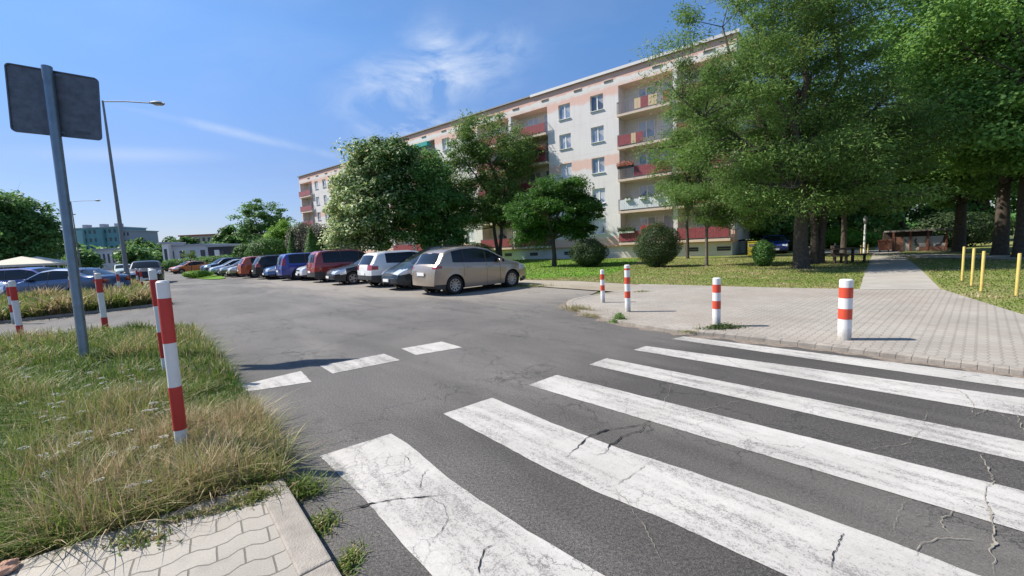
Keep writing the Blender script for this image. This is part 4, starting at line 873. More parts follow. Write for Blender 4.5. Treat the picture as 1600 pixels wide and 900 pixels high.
put('pale lavender hatchback between the white one and the blue van', P_LAV, HATCH, 30.4, 6.8, False)
putpx('bright blue van with high tail lights parked tail out', P_BLU, VAN, 437, 438.7, True)
putpx('light blue hatchback facing the street beside the bright blue van', P_LBL, HATCH, 416, 437.2, False)
putpx('black estate car with roof rails parked tail out', P_BLK, SUV, 398, 436.6, True, rails=(1.9, 3.8))
putpx('orange red sport utility car parked tail out beside the black estate', P_ORG, SUV, 375, 435.0, True)
putpx('champagne coloured hatchback beside the orange red car', P_TAN, HATCH, 358, 433.6, False)
putpx('brown grey hatchback between the champagne and the silver cars', P_BRN, HATCH, 345, 432.8, False)
putpx('silver hatchback parked at the far end of the row by the small shrub', P_SIL, HATCH, 329, 432.3, False)
def putfree(label, pm, kind, px, py, deg, z=0, **kw):
    g = G(px, py); k = spec(kind, **kw); return car(label, pm, loc=g[:2], heading=R(deg), detail=False, **k)
UD = math.degrees(math.atan2(U[1], U[0]))
putfree('navy hatchback with a red tail light behind the small shrub', P_DBL, SUV, 318, 429.5, UD-75)
putfree('orange hatchback parked beyond the shrub', P_ORN, HATCH, 268, 428.5, UD-70)
putfree('black car parked behind the approaching car', P_BLK, SEDAN, 255, 424.5, UD-70)
car('black sport utility car driving towards the crossing', P_BLK, loc=G(254, 443)[:2]-V*.9, heading=R(UD)-R(3), detail=False, name='moving_car', **SUV)
# left car park behind the far verge
car('steel blue saloon parked side on behind the far verge, nearest the street', P_GRY, loc=(-23.2, 19.1), heading=R(3), **SEDAN)
car('bright blue estate car parked behind the steel blue saloon', P_BLU, loc=(-23.4, 22.6), heading=R(183), **spec(VAN, prof=[(x_, z_*.9) for x_, z_ in VAN['prof']], belt=[(x_, z_*.9) for x_, z_ in VAN['belt']], rw=(.98, 1.42, 4.2)))
car('pale grey car cut off at the left edge of the car park', P_SIL, loc=(-24.2, 19.6), heading=R(185), **spec(HATCH))
putfree('pale mint car half hidden behind the lamp post', P_MINT, HATCH, 196, 433, UD+5)
putfree('dark blue car parked side on beyond the mint one', P_DBL, HATCH, 186, 417.5, 20)
fl_cols = [P_SIL, P_GRY, P_WHITE, P_LBL, P_SIL, P_DBL, P_GRY, P_WHITE, P_SIL]; wd_ = ['silver', 'steel blue', 'white', 'mid blue', 'silver', 'navy', 'steel blue', 'white', 'silver']
pos_ = [(128, 417, 'leftmost in the far car park'), (140, 415.5, 'second from the left in the far car park'), (152, 416, 'third from the left in the far car park'), (163, 415, 'in the middle of the far car park'), (174, 416, 'right of the middle in the far car park'), (213, 414, 'right of the lamp post in the far car park'), (228, 414.5, 'far off beside the white hall'), (243, 414, 'far off in front of the white hall'), (147, 413.5, 'in the back row of the far car park')]
for c_, n_, (px, py, wh) in zip(fl_cols, wd_, pos_):
    o = putfree('%s car %s' % (n_, wh), c_, HATCH, px, py, 40+rng.random()*20, plate=False)
putfree('blue car parked under the trees near the building corner', P_BLU, HATCH, 1212, 398, 62)
# ------------------------------------------------------------------ posts and poles
def worn(name, col, chip, lo=.66, dirt=(.25, .22, .17)):
    m, nt, b, t = node_mat(name); o = t.outputs['Object']; s_ = N(nt, 'ShaderNodeSeparateXYZ'); nt.links.new(o, s_.inputs[0])
    n1 = noisen(nt, mapn(nt, o, scale=(1, 1, .45)), 26, 8, .72); n2 = noisen(nt, o, 7, 5, .6); c = mixc(nt, ramp(nt, n2, [(.35, 0.), (.75, .35)]), col, tuple(x*.72 for x in col))
    c = mixc(nt, ramp(nt, n1, [(lo, 0.), (lo+.02, 1.)]), c, chip)
    g = mth(nt, 'ADD', s_.outputs[2], mth(nt, 'MULTIPLY', n1, -.35)); c = mixc(nt, ramp(nt, mth(nt, 'ADD', g, .2), [(.0, .85), (.22, 0.)]), c, dirt)
    nt.links.new(c, b.inputs['Base Color']); b.inputs['Roughness'].default_value = .5; bumpn(nt, b, n1, .15, .003); return m
M_PW = worn('white post paint', (.74, .74, .73), (.40, .36, .32), .67); M_PR = worn('red post paint', (.52, .035, .028), (.55, .45, .40), .67); M_PO = worn('orange red band', (.62, .075, .035), (.65, .5, .45), .70); M_PY = mat('yellow post paint', (.58, .44, .12), .55, vary=.15, scale=10)
def bollard(label, p, h, r_, bands, group, lean=(0, 0), red=None, rust=False):
    rt = empty('bollard', p); rt.rotation_euler = (lean[0], lean[1], 0); tag(rt, label, 'bollard', group)
    edges = [0]+list(bands)+[h]
    b = MB(); b.lathe([(r_, -.05), (r_, h-.012), (r_-.012, h), (.001, h+.002)], 24); b.build('post', M_PW, rt, ang=40)
    for i in range(0, len(bands), 2):
        b = MB(); z0, z1 = bands[i], bands[i+1]; b.lathe([(r_+.0015, z0), (r_+.0015, z1)], 24); b.build('red_band', red or M_PR, rt, smooth=True)
    return rt
GR = 'red and white bollards on the right pavement'
RB = [((1319, 530), 'red and white bollard at the right of the crossing, nearest of the pavement row'), ((1119.5, 509.5), 'red and white bollard with a weed at its foot'), ((981, 487), 'red and white bollard with a thin extra band near its top'), ((942, 472.5), 'red and white bollard farthest back on the right pavement')]
for i, (p, lb) in enumerate(RB):
    g = G(*p, PZ); bz = (.33, .48, .64, .785); h = .90
    if i == 2: bollard(lb, g, 1.0, .058, (.30, .44, .60, .74, .89, .93), GR, red=M_PO)
    elif i == 0: bollard(lb, g, .84, .078, (.29, .435, .585, .73), GR, red=M_PO)
    else: bollard(lb, g, .82, .063 if i == 1 else .052, (.30, .435, .575, .71), GR, red=M_PO)
GLn = 'tall red and white bollards round the near verge'
LB = [((287, 716), 1.37, .040, 'tall red and white bollard nearest the camera in the near verge', (0, R(.6))), ((262, 592), 1.42, .040, 'second tall bollard of the near verge, just behind the nearest', (0, R(-.5))), ((251, 532), 1.40, .040, 'third tall bollard of the near verge beside the road edge', (0, R(-.5))), ((166, 520), 1.33, .052, 'tall bollard with a rusty red foot right of the sign pole', (0, R(0))), ((33, 527), 1.25, .052, 'tall bollard with a reddish foot near the left edge', (0, R(0)))]
for i, (p, h, r_, lb, ln) in enumerate(LB):
    g = G(*p, .045); s = .335 if i < 3 else .30
    bd2 = (h-.13-2*s-s, h-.13-2*s, h-.13-s, h-.13)
    if i >= 3: bd2 = (0.0, max(.12, h-.13-3*s+.05), h-.13-s, h-.13)
    if bd2[0] < 0: bd2 = (0.0,)+bd2[1:]
    bollard(lb, g, h, r_, bd2, GLn, ln)
FB = [((117, 484), 'thin bollard of the far verge behind the sign pole'), ((22, 503), 'thin bollard of the far verge at the left edge'), ((189, 469), 'bollard of the far verge half way to the lamp post'), ((155, 470), 'thin bollard behind the rusty footed one'), ((217, 452), 'left bollard of the pair beside the main lamp post'), ((224, 457), 'right bollard of the pair beside the main lamp post')]
for i, (p, lb) in enumerate(FB):
    g = G(*p, .06); h = [1.15, 1.1, 1.2, 1.25, 1.2, 1.2][i]; bollard(lb, g, h, .045, (h*.25, h*.45, h*.66, h*.9), 'red and white bollards round the far verge')
YB = [((1503, 440), .95, 'leftmost yellow post of the row on the right lawn'), ((1518, 448), .95, 'second yellow post from the left on the right lawn'), ((1533, 457), .93, 'third yellow post from the left on the right lawn'), ((1588, 464), .90, 'rightmost yellow post standing apart on the lawn')]
for p, h, lb in YB:
    g = G(*p, .045); o = empty('yellow_post', g); tag(o, lb, 'post', 'yellow posts on the right lawn'); b = MB(); b.lathe([(.027, -.05), (.027, h-.01), (.022, h), (.001, h)], 16); b.build('post', M_PY, o, ang=40); b = MB(); b.lathe([(.036, -.02), (.036, .02), (.028, .03)], 16); b.build('collar', M_SOIL, o, smooth=True)
for k, (p, h) in enumerate((((1345, 399), .62), ((1349, 397), .62), ((1356, 397), .62))):
    g = G(*p, .045); o = empty('yellow_post', g); tag(o, ['left', 'middle', 'right'][k]+' one of the three small yellow posts far down the path', 'post', 'small yellow posts by the far path'); b = MB(); b.lathe([(.04, 0), (.04, h), (.001, h)], 12); b.build('post', M_PY, o, ang=40)
# sign seen from behind
M_GALV = mat('galvanised steel', (.20, .25, .29), .42, metal=.75, vary=.12, scale=6); M_SIGNB = mat('dull sign back', (.12, .13, .15), .55, metal=.4, vary=.22, scale=9); M_LAMPP = mat('grey lamp post', (.20, .22, .235), .6, metal=.2, vary=.1)
sg = empty('traffic_sign', G(134, 570, .045)); 
tag(sg, 'large rectangular traffic sign seen from behind on a leaning steel pole', 'traffic sign')
sb = np.array(sg.location); 
def sky_at(px, py, depth): d = ray(px, py); return CAM+d*depth
dS = float((sb-CAM)@fw)
top = sky_at(73, 104, dS*.985); 
b = MB(); b.tube([(0, 0, -.1), tuple(top-sb)], [.058, .062], 20); b.build('pole', M_GALV, sg, ang=50)
c_ = [sky_at(2, 94, dS*.955), sky_at(151, 120, dS*1.02), sky_at(157, 218, dS*1.02), sky_at(13, 203, dS*.955)]
cc = sum(c_)/4; ex_ = ((c_[1]-c_[0])+(c_[2]-c_[3]))/2; ez_ = ((c_[0]-c_[3])+(c_[1]-c_[2]))/2; pw_ = np.linalg.norm(ex_); ph_ = np.linalg.norm(ez_); ex_ = ex_/pw_; ez_ = ez_-ex_*(ez_@ex_); ez_ = ez_/np.linalg.norm(ez_); ey_ = np.cross(ez_, ex_)  # ey away from camera
if ey_ @ fw < 0: ey_ = -ey_
def rrect(w_, h_, r_, n_=6):
    out = []
    for cx, cy, a0 in ((w_/2-r_, h_/2-r_, 0), (-w_/2+r_, h_/2-r_, 90), (-w_/2+r_, -h_/2+r_, 180), (w_/2-r_, -h_/2+r_, 270)):
        for k in range(n_+1): a = R(a0+90*k/n_); out.append((cx+r_*math.cos(a), cy+r_*math.sin(a)))
    return out
def sp(x, y, z):
    a_, b__ = x/pw_+.5, z/ph_+.5; q_ = (c_[3]*(1-a_)+c_[2]*a_)*(1-b__)+(c_[0]*(1-a_)+c_[1]*a_)*b__; return tuple(q_+ey_*y-sb)
rr_ = rrect(pw_, ph_, .06); n = len(rr_); b = MB(); b.add([sp(x, .06, z) for x, z in rr_]+[sp(x, .064, z) for x, z in rr_], [tuple(range(n)), tuple(reversed(range(n, 2*n)))]+[(i, n+i, n+(i+1) % n, (i+1) % n) for i in range(n)]); b.build('plate', M_SIGNB, sg)
ri_ = rrect(pw_-.03, ph_-.03, .05); b = MB(); b.add([sp(x, .06, z) for x, z in rr_]+[sp(x, .045, z) for x, z in rr_]+[sp(x, .045, z) for x, z in ri_]+[sp(x, .058, z) for x, z in ri_], [(i, (i+1) % n, n+(i+1) % n, n+i) for i in range(n)]+[(n+i, n+(i+1) % n, 2*n+(i+1) % n, 2*n+i) for i in range(n)]+[(2*n+i, 2*n+(i+1) % n, 3*n+(i+1) % n, 3*n+i) for i in range(n)]); b.build('folded_edge', M_SIGNB, sg)
for zz in (ph_/2-.06, -ph_/2+.05):
    b = MB()
    v = [sp(x, y, zz+dz) for x in (-.085, .085) for y in (.05, .058) for dz in (-.02, .02)]; b.add(v, [(0, 1, 3, 2), (4, 6, 7, 5), (0, 4, 5, 1), (2, 3, 7, 6), (0, 2, 6, 4), (1, 5, 7, 3)]); 
    for x in (-.065, .065): b.tube([sp(x, .02, zz), sp(x, .05, zz)], .009, 8)
    b.build('clamp', M_GALV, sg)
b = MB(); v = [sp(x, .0565, z) for x, z in ((pw_/2-.32, -ph_/2+.07), (pw_/2-.14, -ph_/2+.07), (pw_/2-.14, -ph_/2+.12), (pw_/2-.32, -ph_/2+.12))]; b.poly(v); b.build('maker_sticker', mat('faded sticker', (.07, .075, .09), .5), sg)
for z_ in (.9, 1.35): 
    t_ = z_/float(top[2]-sb[2]); q_ = (top-sb)*t_; b = MB(); b.tube([tuple(q_-np.array([0, 0, .012])), tuple(q_+np.array([0, 0, .012]))], .0605, 16); b.build('steel_band', M_GALV, sg)
# street lamps
def lamp(label, base, top, tip, r0_, r1_, hl_):
    rt = empty('street_lamp', base); tag(rt, label, 'street lamp', 'tall street lamps'); t = np.array(top)-base; q = np.array(tip)-base
    b = MB(); b.tube([(0, 0, -.1), (0, 0, .9), (0, 0, .92), tuple(t)], [r0_*1.25, r0_*1.25, r0_, r1_], 14); b.build('pole', M_LAMPP, rt, ang=40)
    b = MB(); b.tube([tuple(t-np.array([0, 0, .05])), tuple(t+(q-t)*.5+np.array([0, 0, .02])), tuple(q)], r1_*.62, 10); b.build('arm', M_LAMPP, rt, ang=40)
    d = (q-t)/np.linalg.norm(q-t); e = q+d*hl_; s = np.cross(d, [0, 0, 1]); up = np.cross(s, d); b = MB(); prof = [(0, .05, .05), (.12, .09, .075), (.35, .15, .11), (.6, .17, .12), (.85, .12, .09), (1, .03, .03)]; k = 12; vs_ = []
    for u_, wy, wz in prof:
        for j in range(k): a = 2*math.pi*j/k; vs_.append(tuple(q+d*hl_*u_+s*math.cos(a)*wy*hl_/.75+up*math.sin(a)*wz*hl_/.75*(1 if math.sin(a) > 0 else .55)))
    b.add(vs_, [(i*k+j, i*k+(j+1) % k, (i+1)*k+(j+1) % k, (i+1)*k+j) for i in range(len(prof)-1) for j in range(k)]+[tuple(range(k)), tuple(range((len(prof)-1)*k, len(prof)*k))[::-1]]); ho = b.build('lamp_head', M_LAMPP, rt, smooth=True)
    b = MB(); vs_ = [tuple(q+d*hl_*u_+s*y_*hl_/.75-up*z_*hl_/.75) for u_, y_, z_ in ((.3, -.09, .062), (.3, .09, .062), (.9, .07, .05), (.9, -.07, .05), (.35, -.06, .10), (.35, .06, .10), (.8, .05, .09), (.8, -.05, .09))]; b.add(vs_, [(0, 1, 5, 4), (1, 2, 6, 5), (2, 3, 7, 6), (3, 0, 4, 7), (4, 5, 6, 7)]); b.build('lens', mat('lamp lens', (.45, .42, .34), .2, coat=.5), ho); return rt
def lampos(base_px, top_px, tip_px, basez=.06):
    bse = G(*base_px, basez); dp = float((bse-CAM)@fw)
    d = ray(*top_px); t = (bse[:2]@bse[:2])**.5/((d[:2]@d[:2])**.5); tp = CAM+d*t; tp = np.array([bse[0], bse[1], tp[2]]); d2 = ray(*tip_px); k = float((tp-CAM)@fw)/float(d2@fw); 
    return bse, tp, CAM+d2*k
b_, t_, q_ = lampos((201, 447), (165, 158), (234, 161)); lamp('tall grey street lamp with a straight arm beyond the near bollards', b_, t_, q_, .13, .055, .95)
b_, t_, q_ = lampos((128, 431), (116, 315), (148, 313.5)); lamp('smaller street lamp further off between the sign pole and the teal block', b_, t_, q_, .10, .05, .85)
b_, t_, q_ = lampos((95, 431), (86, 337), (112, 335)); lamp('farthest street lamp in front of the dark left trees', b_, t_, q_, .10, .05, .7)
gp = empty('park_lamp', G(1350, 397, .045)); tag(gp, 'short pale lamp post beside the path under the trees', 'lamp post'); b = MB(); b.tube([(0, 0, 0), (0, 0, 1.9)], [.07, .05], 10); b.build('pole', M_PW, gp, ang=40); b = MB(); b.lathe([(.05, 1.9), (.1, 2.0), (.12, 2.3), (.05, 2.4), (.001, 2.42)], 12); b.build('lamp_head', M_GREYM, gp, smooth=True)
# ------------------------------------------------------------------ far buildings
M_TB = mat('teal render', (.16, .33, .36), .9, vary=.12, scale=.12); M_TB2 = mat('pale teal render', (.30, .48, .50), .9, vary=.05); M_GB = mat('grey block', (.34, .35, .40), .9, vary=.05); M_BB = mat('beige block', (.50, .43, .33), .9, vary=.06, scale=.2); M_REDR = mat('red roof edge', (.42, .12, .08), .8); M_WH = mat('white hall', (.58, .60, .62), .8, vary=.05, scale=.3); M_ROOFG = mat('grey metal roof', (.35, .37, .40), .5, vary=.08); M_SHOP = mat('dark cladding', (.03, .035, .045), .6); M_DGL = mat('dark window', (.04, .05, .07), .2)
def far_block(label, pxl, pxr, ytop, dep, depth_m, wm, rows_, cols_, name='apartment_block', cat='building', roofm=None, base_drop=0, extra=None, wcol=None):
    A = sky_at(pxl, 410, dep); B = sky_at(pxr, 410, dep*1.0); A[2] = B[2] = 0; hgt = float((CAM+ray((pxl+pxr)/2, ytop)*dep)[2]); d = B-A; wd = float(np.linalg.norm(d)); ang = math.atan2(d[1], d[0])
    rt = empty(name, A, ang); tag(rt, label, cat); b = MB(); b.box(0, wd, 0, depth_m, -.5, hgt); b.build('wall', wm, rt)
    r_ = MB(); r_.box(-.3, wd+.3, -.3, depth_m+.3, hgt, hgt+.35); r_.build('roof', roofm or M_ROOFG, rt)
    for i in range(cols_):
        for j in range(rows_):
            x0 = wd*(i+.28)/cols_; x1 = wd*(i+.72)/cols_; z0 = hgt*(j+.35)/rows_; z1 = hgt*(j+.8)/rows_; f = MB(); f.box(x0, x1, -.04, -.01, z0, z1); f.build('window', wcol or M_DGL, rt)
    if extra: extra(rt, wd, hgt)
    return rt
def tb_extra(rt, wd, h):
    for k in (.22, .62):
        b = MB(); b.box(wd*k, wd*(k+.13), -.9, -.05, .5, h-.6); b.build('stair_bay', M_TB2 if k < .5 else M_TB, rt)
    for k in (.15, .5, .8):
        b = MB(); b.box(wd*k, wd*k+1.6, 3, 5, h+.36, h+1.7); b.build('roof_hut', M_GB, rt)
far_block('long teal apartment block far off behind the car park', 112, 190, 357, 150, 12, M_TB, 5, 10, extra=tb_extra)
far_block('pale grey end wing of the far teal block', 191, 209, 361, 152, 12, M_GB, 5, 3)
far_block('low white building with a sloping roof in front of the teal block', 146, 182, 390.5, 112, 10, M_WH, 1, 5, name='low_building')
far_block('small tan kiosk right of the low white building', 180, 192, 391, 108, 6, M_BB, 1, 2, name='kiosk', cat='kiosk')
far_block('long low canopy roofed store behind the far cars', 198, 238, 391, 115, 8, M_GREYM, 1, 6, name='low_building')
far_block('beige apartment block with a red roof line far behind the white hall', 286, 384, 367.5, 120, 10, M_BB, 3, 12, roofm=M_REDR)
far_block('white hall with a grey roof beside the dark shop', 262, 327, 384.5, 84, 12, M_WH, 1, 4, name='hall', cat='hall')
tw = far_block('narrow white tower at the left end of the white hall', 256, 266, 381, 83, 4, M_FRAME, 1, 1, name='tower')
def shop_extra(rt, wd, h):
    b = MB(); b.box(wd*.30, wd*.52, -.12, -.05, h*.55, h*.85); b.build('shop_sign', M_FRAME, rt)
far_block('dark shop with a small white sign next to the hall', 327, 362, 385.5, 83, 12, M_SHOP, 1, 1, name='shop', cat='shop', extra=shop_extra)
far_block('low beige house behind the dark hedge', 362, 372, 383, 100, 6, M_BB, 1, 1, name='house', cat='house')
# market canopies at the left
M_CANV = mat('cream canvas', (.62, .58, .48), .9, vary=.05)
for k, (px, lb) in enumerate(((42, 'left cream canvas market canopy by the dark trees'), (66, 'right cream canvas market canopy by the dark trees'))):
    g = sky_at(px-6, 415, 46+3*k); g[2] = 0; rt = empty('market_canopy', g, .5); tag(rt, lb, 'canopy', 'cream market canopies'); b = MB(); z0, z1 = 2.0, 2.9; s = 2.6
    b.add([(-s, -s, z0), (s, -s, z0), (s, s, z0), (-s, s, z0), (0, 0, z1), (-s, -s, z0-.25), (s, -s, z0-.25), (s, s, z0-.25), (-s, s, z0-.25)], [(0, 1, 4), (1, 2, 4), (2, 3, 4), (3, 0, 4), (0, 5, 6, 1), (1, 6, 7, 2), (2, 7, 8, 3), (3, 8, 5, 0)]); b.build('canvas', M_CANV, rt)
    for sx in (-1, 1):
        for sy in (-1, 1): b = MB(); b.tube([(sx*s*.97, sy*s*.97, 0), (sx*s*.97, sy*s*.97, z0)], .05, 6); b.build('leg', M_FRAME, rt)
# ------------------------------------------------------------------ things under the right trees
M_RUST = mat('rusty brown metal', (.20, .075, .045), .8, vary=.3, scale=5); M_BRICK = mat('old brick', (.28, .14, .10), .9, vary=.25, scale=4); M_WOOD = mat('dark wood', (.06, .045, .035), .85, vary=.3, scale=8); M_SHEDR = mat('weathered roofing', (.20, .175, .155), .9, vary=.3, scale=3)
def graffiti_mat():
    m, nt, b, t = node_mat('painted low wall'); o = t.outputs['Object']; n1 = noisen(nt, o, .55, 2, .4, 1.2); n2 = noisen(nt, o, 1.4, 3, .5, 1.5)
    c = ramp(nt, n1, [(.38, (.34, .20, .17)), (.42, (.46, .45, .45)), (.56, (.52, .52, .52)), (.58, (.12, .13, .15)), (.64, (.20, .21, .25))]); r = nt.nodes[-1]
    c = mixc(nt, ramp(nt, n2, [(.60, 0.), (.62, 1.)]), c, (.09, .085, .085)); nt.links.new(c, b.inputs['Base Color']); b.inputs['Roughness'].default_value = .85; return m
gS = G(1395, 393, .045); gE = G(1478, 391, .045); d = gE-gS; wd = float(np.linalg.norm(d[:2])); ang = math.atan2(d[1], d[0])
sh = empty('shelter', gS, ang); tag(sh, 'low open shelter with painted wall and flat roof at the end of the path', 'shelter')
b = MB(); b.box(.5, wd*.98, .05, .25, 0, .95); b.build('painted_wall', graffiti_mat(), sh); b = MB(); b.box(.1, .5, 0, .3, 0, .97); b.build('brick_pier', M_BRICK, sh); b = MB(); b.box(.05, wd+.2, -.2, 3., 1.30, 1.40); b.build('roof', M_SHEDR, sh)
b = MB(); b.box(0, wd, 2.6, 2.8, 0, 1.3); b.build('back_wall', M_WOOD, sh)
for xx in (.0, wd*.33, wd*.66, wd): b = MB(); b.box(xx-.04, xx+.04, -.04, .04, 0, 1.3); b.build('post', M_RUST, sh)
b = MB(); b.box(wd*.5, wd*.97, -.02, .04, 0, .28); b.build('brick_footing', M_BRICK, sh)
g = G(1381, 394, .045); dm = empty('rubbish_container', g, R(-40)); dm.scale = (.62, .62, .92); tag(dm, 'rusty brown rubbish container with a lid at the end of the path', 'container'); b = MB(); b.add([(-.42, -.35, .14), (.42, -.35, .14), (.42, .35, .14), (-.42, .35, .14), (-.52, -.45, .82), (.52, -.45, .82), (.52, .45, .82), (-.52, .45, .82)], [(3, 2, 1, 0), (0, 1, 5, 4), (1, 2, 6, 5), (2, 3, 7, 6), (3, 0, 4, 7), (4, 5, 6, 7)]); b.build('tub', M_RUST, dm, bevel=.02); b = MB(); b.box(-.58, .58, -.5, .5, .825, .90); b.build('lid', M_RUST, dm, bevel=.02)
for sx in (-.35, .35): b = MB(); b.lathe([(.08, -.03), (.08, .03), (.001, .03)], 12, (sx, -.36, .08), 'y'); b.build('wheel', M_DARK, dm)
# picnic table, planter-like bin
def picnic(label, p, rz):
    rt = empty('picnic_table', p, rz); tag(rt, label, 'picnic table'); b = MB(); b.box(-.8, .8, -.35, .35, .66, .71); b.build('table_top', M_WOOD, rt)
    for s in (-1, 1): b = MB(); b.box(-.8, .8, s*.62-.13, s*.62+.13, .40, .44); b.build('seat', M_WOOD, rt)
    for s in (-1, 1): b = MB(); b.box(s*.6-.04, s*.6+.04, -.6, .6, .34, .40); b.box(s*.6-.04, s*.6+.04, -.05, .05, 0, .66); b.box(s*.6-.04, s*.6+.04, -.55, -.47, 0, .34); b.box(s*.6-.04, s*.6+.04, .47, .55, 0, .34); b.build('leg', M_WOOD, rt)
picnic('dark wooden picnic table in the shade beside the path', G(1318, 411, .045), .3)
lb_ = empty('litter_bin', G(1304, 409, .045)); tag(lb_, 'dark litter bin on a post left of the picnic table', 'litter bin'); b = MB(); b.lathe([(.16, .3), (.2, .8), (.18, .82), (.15, .8)], 14); b.build('basket', M_WOOD, lb_, smooth=True); b = MB(); b.tube([(0, 0, 0), (0, 0, .95)], .03, 8); b.build('post', M_RAIL, lb_)
yc = empty('clothes_container', G(1176, 402, .045), BRZ); tag(yc, 'yellow collection container at the building corner', 'container'); b = MB(); b.box(-.27, .27, -.3, .3, .1, 1.05); b.build('cabinet', mat('dull yellow', (.50, .40, .04), .6, vary=.1), yc, bevel=.03); b = MB(); b.box(-.2, .2, -.32, -.302, .75, .92); b.build('hatch', M_RAIL, yc)
b = MB(); b.box(-.3, .3, -.33, .33, 1.051, 1.11); b.build('lid', mat('yellow lid', (.5, .4, .04), .6), yc, bevel=.02)
wk = empty('concrete_bench', G(1262, 396, .045), .2); tag(wk, 'pale low bench behind the big tree trunks', 'bench'); b = MB(); b.box(-.9, .9, -.2, .2, .38, .46); b.build('seat', M_PATH, wk)
for s in (-.6, .6): b = MB(); b.box(s-.1, s+.1, -.15, .15, 0, .38); b.build('leg', M_PATH, wk)
# ------------------------------------------------------------------ trees and shrubs
def atpx(px, py, z=.045): g = G(px, py, z); return (float(g[0]), float(g[1]), z)
def place(px, depth, z=0.): 
    d = ray(px, 385-.045*(px-800)); k = depth/float(d[1]); return (float(d[0]*k), depth, z)
def tt_loc(P, t): return t*.9+.14*(rng.random(len(P)) < .06)
def tt_var(P, t): 
    m_ = .5-.5*np.tanh((P[:, 0]+.3)/2.0)*np.ones(len(P)); return np.where(rng.random(len(P)) < .2+.68*m_, .55+.45*rng.random(len(P)), t*.5)
# big honey locust on the right lawn
tree('honey_locust', 'huge feathery locust tree with a thick dark trunk on the right lawn', atpx(1252, 419), 3.0, .29,
     [(-1.5, .4, 6.0, 4.2, 3.4, 3.2), (1.8, .8, 5.6, 3.8, 3.2, 2.4), (-2.6, 0, 9.3, 3.6, 3.2, 2.8), (.6, .5, 10.2, 2.9, 3.0, 2.8), (-.6, 0, 12.6, 3.0, 3.0, 2.2), (3.6, .3, 5.6, 2.8, 2.6, 2.2), (-.3, -1.4, 4.1, 2.9, 1.9, 1.5), (-3.9, 0, 6.2, 1.9, 1.9, 2.2), (2.2, -1.2, 2.9, 2.8, 2.0, .8), (-2.0, -1.2, 3.0, 2.2, 1.6, .8)], 350, 520, .135, L_LOC, 'frond', .92, flat=.52, asp=.27, limbs=14, trunks=1, shell=.55, tintf=tt_loc)
tree('slim_tree', 'dark double stemmed tree just behind the huge locust', atpx(1276, 412), 3.4, .17, [(1.5, 1, 6.2, 2.8, 2.6, 2.6), (0, 1, 8.5, 2.5, 2.4, 2.2)], 90, 220, .18, L_DRK, 'frond', 1.0, asp=.4, limbs=5, trunks=2)
tree('small_locust', 'small feathery tree with a thin trunk in front of the building corner', atpx(1104, 416), 2.0, .085, [(.2, 0, 3.1, 2.0, 1.8, .95), (2.0, .3, 2.7, 1.8, 1.5, .85), (-.9, 0, 3.6, 1.1, 1.0, .8), (1.3, 0, 4.2, 1.4, 1.3, .8)], 150, 230, .12, L_LOC, 'frond', .62, asp=.27, limbs=6, bark=M_BARKL, tintf=tt_loc)
tree('thin_tree', 'sparse thin branched tree reaching across the right balconies', (13.2, 30.6, 0), 3.2, .12, [(-.6, 0, 7.4, 1.9, 1.8, 2.4), (-1.0, 0, 5.2, 1.6, 1.5, 1.3), (.8, 0, 10.2, 1.9, 1.6, 2.2), (1.6, 0, 6.4, 2.1, 1.6, 2.4), (2.6, 0, 9.4, 1.8, 1.6, 2.2), (2.4, 0, 12.6, 1.6, 1.4, 1.6)], 180, 190, .17, L_LOC, 'frond', .85, asp=.3, limbs=9, tintf=tt_loc)
tree('round_tree', 'dark green mushroom crowned tree in front of the cream facade', atpx(866, 416), 1.9, .16, [(.0, 0, 3.9, 2.8, 2.6, 1.5), (.4, 0, 5.0, 1.9, 1.9, 1.15), (2.0, 0, 3.2, 1.3, 1.5, 1.3), (-2.0, 0, 3.3, 1.2, 1.5, 1.1), (-1.5, .3, 2.2, .9, 1., .8), (1.2, 0, 2.3, 1.0, 1.2, .7)], 230, 230, .17, L_RND, 'frond', .66, asp=.42, limbs=9, shell=.6, flat=.5)
tree('airy_locust', 'tall airy tree with forked trunks standing close to the facade behind the silver car', place(779, 43.), 3.6, .20, [(-.5, 0, 6.4, 4.2, 3., 2.4), (.9, 0, 9.8, 3.8, 2.8, 2.6), (-.8, 0, 13.0, 3.4, 2.6, 2.4), (2.8, 0, 11.0, 2.2, 2., 2.0), (-3.8, 0, 8.4, 2.2, 2., 2.8), (-3.0, 0, 11.6, 2.0, 2., 1.8), (1.2, 0, 4.8, 2.6, 2.2, 1.4), (-3.2, 0, 5.2, 2.4, 2., 1.8)], 270, 190, .25, L_LOC, 'frond', 1.15, asp=.38, limbs=11, trunks=2, tintf=tt_loc, shell=.4)
tree('variegated_tree', 'broad cream variegated tree behind the dark red van', place(594, 38.), 2.2, .22, [(-.2, 0, 5.2, 3.8, 3.3, 3.4), (.4, 0, 8.8, 2.7, 2.8, 2.6), (-2.0, 0, 7.2, 1.8, 2., 2.2), (-3.0, 0, 3.4, 1.5, 2., 2.2), (1.6, 0, 10.6, 1.5, 2., 1.3), (-1.0, 0, 10.4, 1.1, 1.5, 1.2)], 250, 200, .26, L_VAR, 'broad', 1.05, asp=.62, limbs=8, tintf=tt_var, shell=.6)
tree('dense_tree', 'dense dark green tree between the variegated and the airy tree', place(672, 40.), 2.4, .22, [(.2, 0, 5.4, 3.2, 3.0, 3.4), (-.2, 0, 8.8, 2.6, 2.8, 2.4), (1.2, 0, 3.0, 2.2, 2.2, 1.8), (-1.4, 0, 10.6, 1.2, 1.4, 1.2)], 180, 200, .25, L_DRK, 'broad', 1.05, asp=.6, limbs=8, shell=.6)
